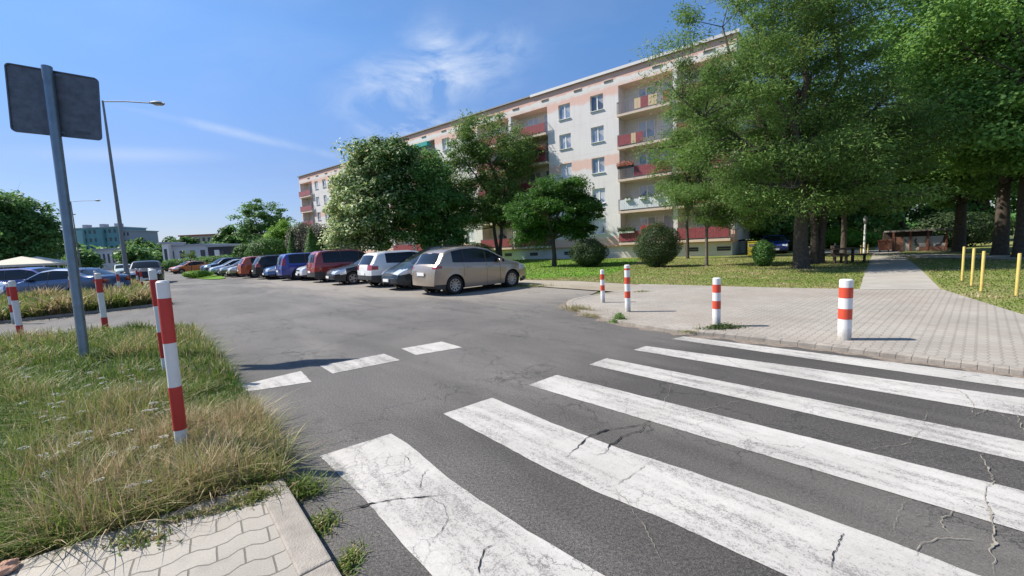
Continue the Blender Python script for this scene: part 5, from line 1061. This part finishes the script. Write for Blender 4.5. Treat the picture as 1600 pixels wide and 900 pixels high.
# maples on the right
def tt_map(P, t): return t
tree('maple', 'great broad leaved tree filling the right edge with a black trunk', atpx(1562, 398), 3.6, .27, [(-2.0, -2.5, 6.4, 4.2, 4.2, 3.0), (-3.0, -1, 11.0, 4.4, 4.2, 3.6), (2.5, -4, 8.6, 4.6, 4.4, 4.2), (0, 0, 15.0, 5.0, 4.6, 3.2), (-1.5, -4.5, 4.4, 3.0, 2.4, 1.6), (2, -6.5, 13, 4, 3.5, 3)], 560, 400, .145, L_MAP, 'broad', 1.15, asp=.85, limbs=12, shell=.55)
tree('maple', 'second broad leaved tree at the right edge, its trunk right of the first', atpx(1594, 402), 3.6, .23, [(3, -.5, 7.0, 4.2, 3.6, 3.4), (4.5, -1.0, 12, 4.4, 4, 3.6)], 220, 380, .15, L_MAP, 'broad', 1.15, asp=.85, limbs=7, shell=.55)
tree('maple', 'brighter broad leaved tree hanging low above the shelter', (26.8, 24.5, 0), 3.0, .28, [(0, 0, 6.0, 4.0, 3.4, 2.8), (.8, 0, 9.6, 3.3, 3.2, 2.8), (2.8, -.5, 13.2, 2.8, 3.0, 2.4), (-2.2, -1.0, 4.3, 2.3, 2., 1.2)], 300, 360, .17, L_MAP, 'broad', 1.1, asp=.8, limbs=9, shell=.55)
tree('locust', 'second feathery tree between the huge locust and the maples', (20.3, 25.0, 0), 3.4, .15, [(0, 0, 6.0, 3.0, 3., 2.6), (.9, 0, 8.6, 2.8, 2.8, 2.0)], 120, 230, .20, L_LOC, 'frond', 1.1, asp=.33, limbs=8, tintf=tt_loc, shell=.5)
# wood behind
bgs = [(21.5, 38, 11, 'left'), (27, 40, 13, 'second'), (33, 41, 14, 'third'), (40, 42, 14, 'fourth'), (47, 41, 15, 'fifth'), (54, 37, 15, 'sixth'), (61, 33, 15, 'rightmost'), (33, 52, 15, 'back')]
names_ = ['dark tree behind the blue car, leftmost of the wood', 'dark tree right of the big trunk at the edge of the wood', 'dark tree behind the short lamp post', 'dark tree behind the rubbish container', 'dark tree behind the shelter', 'dark tree behind the right end of the shelter', 'dark tree behind the black maple trunks', 'taller tree deep in the wood behind the path']
for (x_, y_, h_, w_), lb in zip(bgs, names_):
    tree('wood_tree', lb, (x_, y_, 0), 2.5, .24, [(0, 0, h_*.36, 4.6, 3.4, h_*.33), (.5, 0, h_*.72, 3.8, 3.2, h_*.27)], 130, 130, .40, L_DRK, 'broad', 1.5, group='dark trees of the wood behind the path', asp=.7, limbs=6, shell=.6, twig=False)
for k, (px, py, rx, h_, lb) in enumerate(((1230, 392, 1.6, 1.6, 'leafy bush left of the big tree trunk in the background'), (1300, 388, 3.2, 1.8, 'light green undergrowth bush beyond the picnic table'), (1340, 387, 2.4, 1.4, 'undergrowth bush behind the small yellow posts'), (1500, 386, 3.5, 2.6, 'dark bush right of the shelter'), (1375, 380, 3.0, 2.4, 'dark bush behind the rubbish container'))):
    bush('bush', lb, atpx(px, py), rx, 1.2, h_, 5200, .20, L_BRT if k in (1, 2) else L_BSH, 'bushes at the edge of the wood')
bush('round_bush', 'large clipped round bush on the lawn right of centre', atpx(1028, 417), 1.18, 1.15, 2.45, 23000, .068, L_BSH, 'clipped round bushes on the lawn', lump=.13, bumps=40)
bush('round_bush', 'clipped bush in the shade of the mushroom crowned tree', atpx(920, 417), 1.12, 1.05, 1.75, 17000, .075, L_BSH, 'clipped round bushes on the lawn', lump=.15, bumps=34)
bush('round_bush', 'dark low bush beside the building corner', atpx(1192, 416), .50, .5, 1.25, 5000, .08, L_DRK, 'clipped round bushes on the lawn')
bush('round_bush', 'low dark hedge behind the silver beige minivan', place(745, 40), 1.8, 1, 2.0, 8000, .12, L_DRK, 'clipped round bushes on the lawn')
bush('dome_bush', 'large dome shaped green bush behind the blue van', place(422, 45), 2.5, 2.2, 3.7, 14000, .17, L_RND)
tree('spreading_tree', 'flat layered dark tree left of the long building', place(418, 68), 3.5, .28, [(0, 0, 8.2, 4.0, 3, 2.6), (1.2, 0, 6.0, 3.6, 3, 2.2), (-2.8, 0, 6.0, 1.8, 2, 1.6), (0, 0, 4, 3.6, 2.6, 1.8)], 130, 120, .34, L_DRK, 'broad', 1.1, asp=.6, limbs=9, flat=.42)
tree('bright_tree', 'bright yellow green domed tree in front of the far balconies', place(452, 50), 1.8, .14, [(0, 0, 4.0, 2.5, 2.2, 1.7)], 90, 160, .24, L_BRT, 'broad', .8, asp=.5)
bush('green_shrub', 'mid green shrub left of the dome shaped bush', place(390, 50), 1.9, 1.5, 3.4, 6500, .22, L_RND)
for k, (px, dd, rx, h_, m_, lb) in enumerate(((459, 42, .75, 4.0, L_DRK, 'slim dark conifer right of the dome shaped bush'), (489, 40, .95, 4.2, L_DRK, 'slim dark conifer in front of the purple grey shrubs'))):
    bush('conifer', lb, place(px, dd), rx, rx, h_, 7000, .13, m_, 'slim dark conifers', shape='cone', cat='conifer')
for k, (px, dd, rx, h_, lb) in enumerate(((478, 43, 1.8, 5.0, 'purple grey shrub between the two conifers'), (503, 42, 1.7, 4.6, 'purple grey shrub right of the conifers'))): bush('purple_shrub', lb, place(px, dd), rx, 1.4, h_, 8000, .18, L_PUR, 'purple grey shrubs', lump=.25)
bush('low_shrub', 'low shrub under the variegated tree', place(545, 33), 1.5, 1.1, 1.9, 5000, .14, L_VAR, tintf=lambda P, t: t*.7)
bush('hedge', 'dark clipped hedge in front of the white hall', place(312, 62), 6.2, 1.0, 2.1, 9000, .22, L_DRK, cat='hedge')
bush('hedge', 'dark clipped hedge in front of the dark shop', place(352, 58), 4.2, 1.0, 2.1, 7000, .22, L_DRK, cat='hedge')
bush('grass_clump', 'bright green weedy clump on the small verge', place(306, 36.5, .05), 1.3, .8, .62, 3500, .12, L_BRT, cat='plants')
st_ = tree('young_tree', 'thin young tree on the small verge beyond the lane', place(298, 36.3, .05), 1.5, .03, [(0, 0, 2.0, .45, .45, .5)], 16, 40, .12, L_LOC, 'broad', .3, limbs=3)
# left tree mass
tree('broad_tree', 'large dark tree at the left edge behind the market canopies', place(48, 52), 3, .4, [(-2.4, 0, 5.4, 4.2, 4, 4.2), (-1.4, 0, 9.0, 2.8, 3, 2.1), (.9, 0, 4.8, 2.3, 3, 3.9)], 230, 170, .34, L_DRK, 'broad', 1.35, asp=.65, limbs=7, shell=.6)
tree('broad_tree', 'yellowing tree cut off at the left edge', place(-25, 50), 3, .4, [(0, 0, 4.8, 4.2, 4, 4.2), (-1, 0, 7.2, 3.4, 3, 2.3)], 140, 150, .34, L_LOC, 'broad', 1.35, asp=.65, limbs=7, shell=.6)
for px, dd, h_, rx, lb in ((216, 135, 9, 6, 'distant tree just right of the main lamp post'), (238, 140, 8, 5, 'distant tree left of the white tower'), (276, 120, 9.5, 4, 'distant tree behind the white hall'), (295, 110, 8, 3, 'distant tree before the beige block'), (365, 100, 9, 3.5, 'distant tree right of the beige block'), (97, 110, 9, 5, 'distant tree left of the teal block'), (344, 95, 6, 3, 'distant tree behind the dark shop'), (128, 100, 5, 3, 'low distant tree in front of the teal block'), (222, 95, 5, 4.5, 'low distant tree behind the far cars')):
    tree('distant_tree', lb, place(px, dd), 1.5, .2, [(0, 0, h_*.55, rx, 3, h_*.45)], 40, 90, .7, L_RND if h_ > 7 else L_DRK, 'broad', 1.6, group='distant trees', asp=.7, limbs=4, twig=False)
# far green horizon so that the ground does not end bare
hz = MB(); 
nH = 700; an = rng.uniform(R(-75), R(75), nH); dd = rng.uniform(190, 330, nH); Cc = np.stack([np.sin(an)*dd, np.cos(an)*dd, rng.uniform(.5, 7.5, nH)], 1)
Vv, Fq, tt = clump_leaves(Cc, np.full(nH, 5.5), 46, 'broad', 2.6, None, .7, .6); Vv[:, 2] = np.maximum(Vv[:, 2], -.01); o = mesh('far_wood', Vv, Fq, L_DRK, attr=tt); tag(o, 'band of far off woodland along the horizon', 'woodland', kind='stuff')
# ------------------------------------------------------------------ grass and weeds
def inpoly(P, poly):
    x, y = P[:, 0], P[:, 1]; c = np.zeros(len(P), bool); q = np.array([p[:2] for p in poly]); j = len(q)-1
    for i in range(len(q)):
        k = ((q[i, 1] > y) != (q[j, 1] > y)) & (x < (q[j, 0]-q[i, 0])*(y-q[i, 1])/(q[j, 1]-q[i, 1]+1e-12)+q[i, 0]); c ^= k; j = i
    return c
def snoise(P, s, seed=0): return np.array([noise.noise(Vector((p[0]*s+seed, p[1]*s, seed))) for p in P])
def scatter(poly, n, dens=None):
    q = np.array([p[:2] for p in poly]); lo, hi = q.min(0), q.max(0); out = []
    tot = 0
    while tot < n:
        P = rng.uniform(lo, hi, (n*2, 2)); P = P[inpoly(P, poly)]
        if dens is not None: P = P[rng.random(len(P)) < dens(P)]
        if not len(P): continue
        out.append(P); tot += len(P)
    return np.concatenate(out)[:n]
def blades(P, z, h, wd, tint, lean=1.05, curl=.8):
    n = len(P); az = rng.uniform(0, 2*math.pi, n); ln = lean*np.clip(np.abs(rng.normal(size=n)), 0, 1.7); d = np.stack([np.cos(az), np.sin(az)], 1); sw = az+math.pi/2+rng.normal(size=n)*.5; s = np.stack([np.cos(sw), np.sin(sw)], 1)*wd[:, None]/2
    V_ = []; 
    for t, wf in ((0, 1.), (.38, .9), (.74, .6), (1., .1)):
        hz_ = h*(t-np.minimum(.30*curl*ln, .62)*t*t); off = d*(h*(ln*t*.45+curl*ln*t*t*.6))[:, None]; c = P+off
        for sg_ in (-1, 1): V_.append(np.concatenate([c+s*sg_*wf, (z+hz_)[:, None]], 1))
    V_ = np.stack(V_, 1); base = np.arange(n)[:, None]*8; Fq = np.concatenate([base+np.array([[0, 1, 3, 2]])+2*k for k in range(3)], 1).reshape(-1, 4); return V_.reshape(-1, 3), Fq, np.repeat(tint, 8)
def grass(name, label, poly, n, z0, hr, wr_, dry, dens=None, kind='stuff'):
    P = scatter(poly, n, dens); nz_ = np.array([noise.noise(Vector((p[0]*1.1, p[1]*1.1, 3.3))) for p in P]); n2 = np.array([noise.noise(Vector((p[0]*3.1, p[1]*3.1, 8.3))) for p in P])
    dist = np.linalg.norm(P, axis=1); h = (hr[0]+(hr[1]-hr[0])*rng.random(n)**1.5)*np.clip(1+.7*nz_+.7*n2, .3, 2); dp_ = .40*np.exp(-((P[:, 0]+2.35)**2+(P[:, 1]-3.3)**2)/1.1) if name == 'grass' else 0.; t = np.clip(.22+dry+dp_+.5*nz_+.35*n2+rng.normal(size=n)*.17, 0, 1); t = np.where(rng.random(n) < (0. if 'lawn' in name else .07+dry*.5+dp_*.5), np.clip(.8+rng.random(n)*.2, 0, 1), t)
    wdd = rng.uniform(*wr_, n)*np.clip(dist/4.5, 1, 5); V_, F_, T_ = blades(P, np.full(n, z0), h, wdd, t); o = mesh(name, V_, F_, L_GRS, attr=T_); tag(o, label, 'grass', kind=kind); return o
near = lambda P: np.clip((5.2/np.maximum(np.linalg.norm(P, axis=1), 2.4))**1.5, .05, 1)
cone = lambda P: ((P[:, 1] > 0) & (P[:, 0] > -1.36*P[:, 1]-1.0)).astype(float)
i1 = [p for p in isl1]
grass('grass', 'tall unmown green and straw coloured grass of the near verge', i1, 130000, .04, (.06, .25), (.0035, .0075), .0, lambda P: near(P)*cone(P))
edge_d = lambda P: near(P)*cone(P)*np.exp(-np.abs((P@V)-.45)/.22)
grass('verge_edge_grass', 'dry straw tufts along the road edge of the near verge', i1, 12000, .04, (.08, .24), (.004, .008), .30, lambda P: near(P)*cone(P)*np.exp(-np.abs((P@V)-.3)/.45))
grass('far_verge_grass', 'tall mixed grass of the far verge', isl2, 60000, .05, (.20, .50), (.007, .013), .12, lambda P: np.clip((20/np.linalg.norm(P, axis=1))**1.5, .1, 1)*cone(P))
lawn_near = [G(1340, 455), G(1200, 452), G(1000, 446), G(900, 440), G(812, 438), W(30, 14.2), W(26, 24), G(1000, 404), G(1240, 404), G(1366, 400)]
grass('lawn_grass', 'short dry mown grass of the lawn', lawn_near, 38000, .045, (.02, .05), (.005, .009), .24, lambda P: np.clip((14/np.linalg.norm(P, axis=1))**1.3, .1, 1)*np.where(inpoly(P, green), .1, 1))
grass('green_lawn_grass', 'short lush green grass of the shaded lawn', green, 26000, .05, (.03, .08), (.007, .012), .0)
lawn_r = [G(1475, 456), G(1600, 497), W(-6, 15), W(-8, 24), W(4, 30), W(12, 34), G(1420, 396)]
grass('right_lawn_grass', 'short dry grass of the lawn right of the path', lawn_r, 26000, .045, (.02, .05), (.005, .009), .24, lambda P: np.clip((12/np.linalg.norm(P, axis=1))**1.3, .1, 1))
def weed(label, p, rx, ry, n, h, size, lm, z=PZ, blad=0, name='weed_tuft', dry=.2, rz=0.):
    rt = empty(name, (float(p[0]), float(p[1]), z), rz); tag(rt, label, 'weeds', 'weeds growing along the kerbs')
    P = np.stack([rng.normal(0, rx*.5, n), rng.normal(0, ry*.5, n)], 1); rr2 = np.sqrt((P[:, 0]/rx)**2+(P[:, 1]/ry)**2); zz = rng.random(n)*h*np.clip(1.1-rr2, .15, 1)
    Vv, Fq, tt = leaves(np.concatenate([P, zz[:, None]], 1), rng.normal(size=(n, 3))*.6+np.array([0, 0, .7]), rng.normal(size=(n, 3)), size*(.6+.8*rng.random(n)), size*.35, rng.random(n)); mesh('leaves', Vv, Fq, lm, rt, attr=tt)
    if blad:
        P = np.stack([rng.normal(0, rx*.5, blad), rng.normal(0, ry*.5, blad)], 1); V_, F_, T_ = blades(P, np.zeros(blad), h*(.5+.9*rng.random(blad)), rng.uniform(.004, .008, blad), np.clip(dry+rng.random(blad)*.5, 0, 1)); mesh('stalks', V_, F_, L_GRS, rt, attr=T_)
    return rt
P = scatter(i1, 16000, lambda P: near(P)*cone(P)*(snoise(P, 1.7, 2.)>-.05)); n_ = len(P); Vv, Fq, tt = leaves(np.concatenate([P, rng.uniform(.05, .13, n_)[:, None]], 1), rng.normal(size=(n_, 3))*.5+np.array([0, 0, .8]), rng.normal(size=(n_, 3)), .022+.02*rng.random(n_), .012, rng.random(n_)*.8); tag(mesh('ground_cover', Vv, Fq, L_MAP, attr=tt), 'small leafy ground cover mixed into the near verge', 'weeds', kind='stuff')
weed('leafy green weed in the gutter beside the banded bollards', G(968, 503, .0), .17, .13, 420, .20, .055, L_MAP, 0.0, 60)
weed('flat weed round the foot of the second bollard from the crossing', G(1128, 513, PZ), .34, .12, 420, .10, .05, L_BSH, PZ, 120)
weed('straw coloured weeds on the tip of the right pavement corner', G(905, 483, PZ), .50, .14, 260, .14, .04, L_GRS, .02, 420, dry=.45, rz=-.9)
weed('dry weeds along the curved kerb', G(925, 492, PZ), .30, .10, 100, .08, .035, L_GRS, .02, 200, dry=.5, rz=-.8)
weed('small moss tuft beside the kerb between two bollards', G(1075, 519, PZ), .18, .06, 90, .04, .03, L_GRS, PZ, 60, dry=.4)
weed('small weed patch on the pavement behind the banded bollard', G(1003, 456, PZ), .3, .1, 150, .06, .04, L_GRS, PZ, 60)
weed('low weed patch in the gutter under the near kerb end', G(500, 822), .09, .12, 520, .05, .022, L_GRS, 0., 160, dry=.1)
weed('low weed patch at the bottom edge beside the near kerb', G(545, 882), .06, .12, 420, .05, .020, L_GRS, 0., 120, dry=.15)
weed('grassy weed tuft at the corner of the near verge', G(462, 772), .17, .10, 300, .10, .03, L_GRS, 0., 500, dry=.15)
weed('dry weeds at the end of the parking bay behind the silver beige car', G(830, 448, .03), .7, .15, 200, .12, .06, L_GRS, .03, 300, dry=.3)
weed('broad leaved weeds spreading over the near paving', G(215, 845, .08), .16, .08, 110, .04, .035, L_GRS, .08, 120, dry=.3)
weed('dry leaf litter and weeds along the edge of the near paving', G(330, 800, .08), .35, .05, 130, .03, .035, L_GRS, .08, 260, dry=.35, rz=.35)
weed('weed tuft spilling over the paving at the verge corner', G(400, 778, .08), .14, .05, 60, .05, .035, L_GRS, .08, 240, dry=.35, rz=.3)
# yarrow flowers
M_YAR = mat('white yarrow', (.56, .56, .50), .8, vary=.1, scale=60); M_STEM = mat('green stem', (.10, .14, .045), .8)
def yarrow_proto(seed):
    r_ = np.random.default_rng(seed); rt = empty('yarrow'); b = MB(); b.tube([(0, 0, 0), (.02, .01, .2), (.03, 0, .40)], [.003, .0025, .002], 5); b.build('stem', M_STEM, rt); b = MB()
    for k in range(26):
        a = r_.random()*6.28; q = .052*math.sqrt(r_.random()); x_, y_ = .03+q*math.cos(a), q*math.sin(a); z_ = .405-q*q*4+r_.normal()*.002; b.lathe([(.001, z_+.003), (.006, z_+.001), (.007, z_-.002)], 6, (x_, y_, 0))
    b.build('flower_head', M_YAR, rt); return rt
protos = [yarrow_proto(k) for k in range(3)]
usedp = [False]*3
def yar(p, z, s, label, group):
    k = int(rng.integers(3)); 
    if not usedp[k]: o = protos[k]; usedp[k] = True
    else: o = copy_tree(protos[k])
    o.location = (float(p[0]), float(p[1]), z); o.scale = (s, s, s*(.8+.35*rng.random())); o.rotation_euler = (rng.normal()*.12, rng.normal()*.12, rng.random()*6.28); tag(o, label, 'wildflower', group)
clus = [(100, 600, 14), (215, 640, 7), (150, 560, 9), (60, 590, 6), (200, 545, 10), (110, 640, 5), (230, 600, 6), (40, 545, 8), (70, 660, 5), (235, 580, 5), (180, 700, 3)]
for cx, cy, k in clus:
    for _ in range(k):
        g = G(cx+rng.normal()*26, cy+14+rng.normal()*9, .4)
        if inpoly(np.array([g[:2]]), i1)[0]: yar(g, .0, .60, 'white yarrow flower standing among the grass of the near verge', 'yarrow in the near verge')
for _ in range(120):
    px = rng.uniform(0, 228); py = 447+rng.random()*36+ (228-px)*.02; g = G(px, py, .5)
    if inpoly(np.array([g[:2]]), isl2)[0]: yar(g, .05, .95, 'white yarrow flower standing among the grass of the far verge', 'yarrow in the far verge')
for k in range(3):
    if not usedp[k]: yar(G(100, 600, .4), 0, .8, 'white yarrow flower standing among the grass of the near verge', 'yarrow in the near verge')
# a pale stone by the nearest bollard and fallen leaves on the near paving
for (px, py, s, lb) in ((305, 706, .035, 'small pale stone at the foot of the nearest tall bollard'), (8, 893, .05, 'pinkish stone in the lower left corner of the paving')):
    bm = bmesh.new(); bmesh.ops.create_icosphere(bm, subdivisions=3, radius=s)
    for v in bm.verts: v.co *= 1+.35*noise.noise(v.co*40+Vector((px, 0, 0))); v.co.z *= .6
    me = bpy.data.meshes.new('stone'); bm.to_mesh(me); bm.free(); me.materials.append(mat('pale stone', (.55, .5, .44) if s < .04 else (.45, .26, .18), .9, vary=.15, scale=30)); o = bpy.data.objects.new('stone', me); link(o); g = G(px, py, .08); o.location = (g[0], g[1], .11 if s < .04 else .095); tag(o, lb, 'stone')
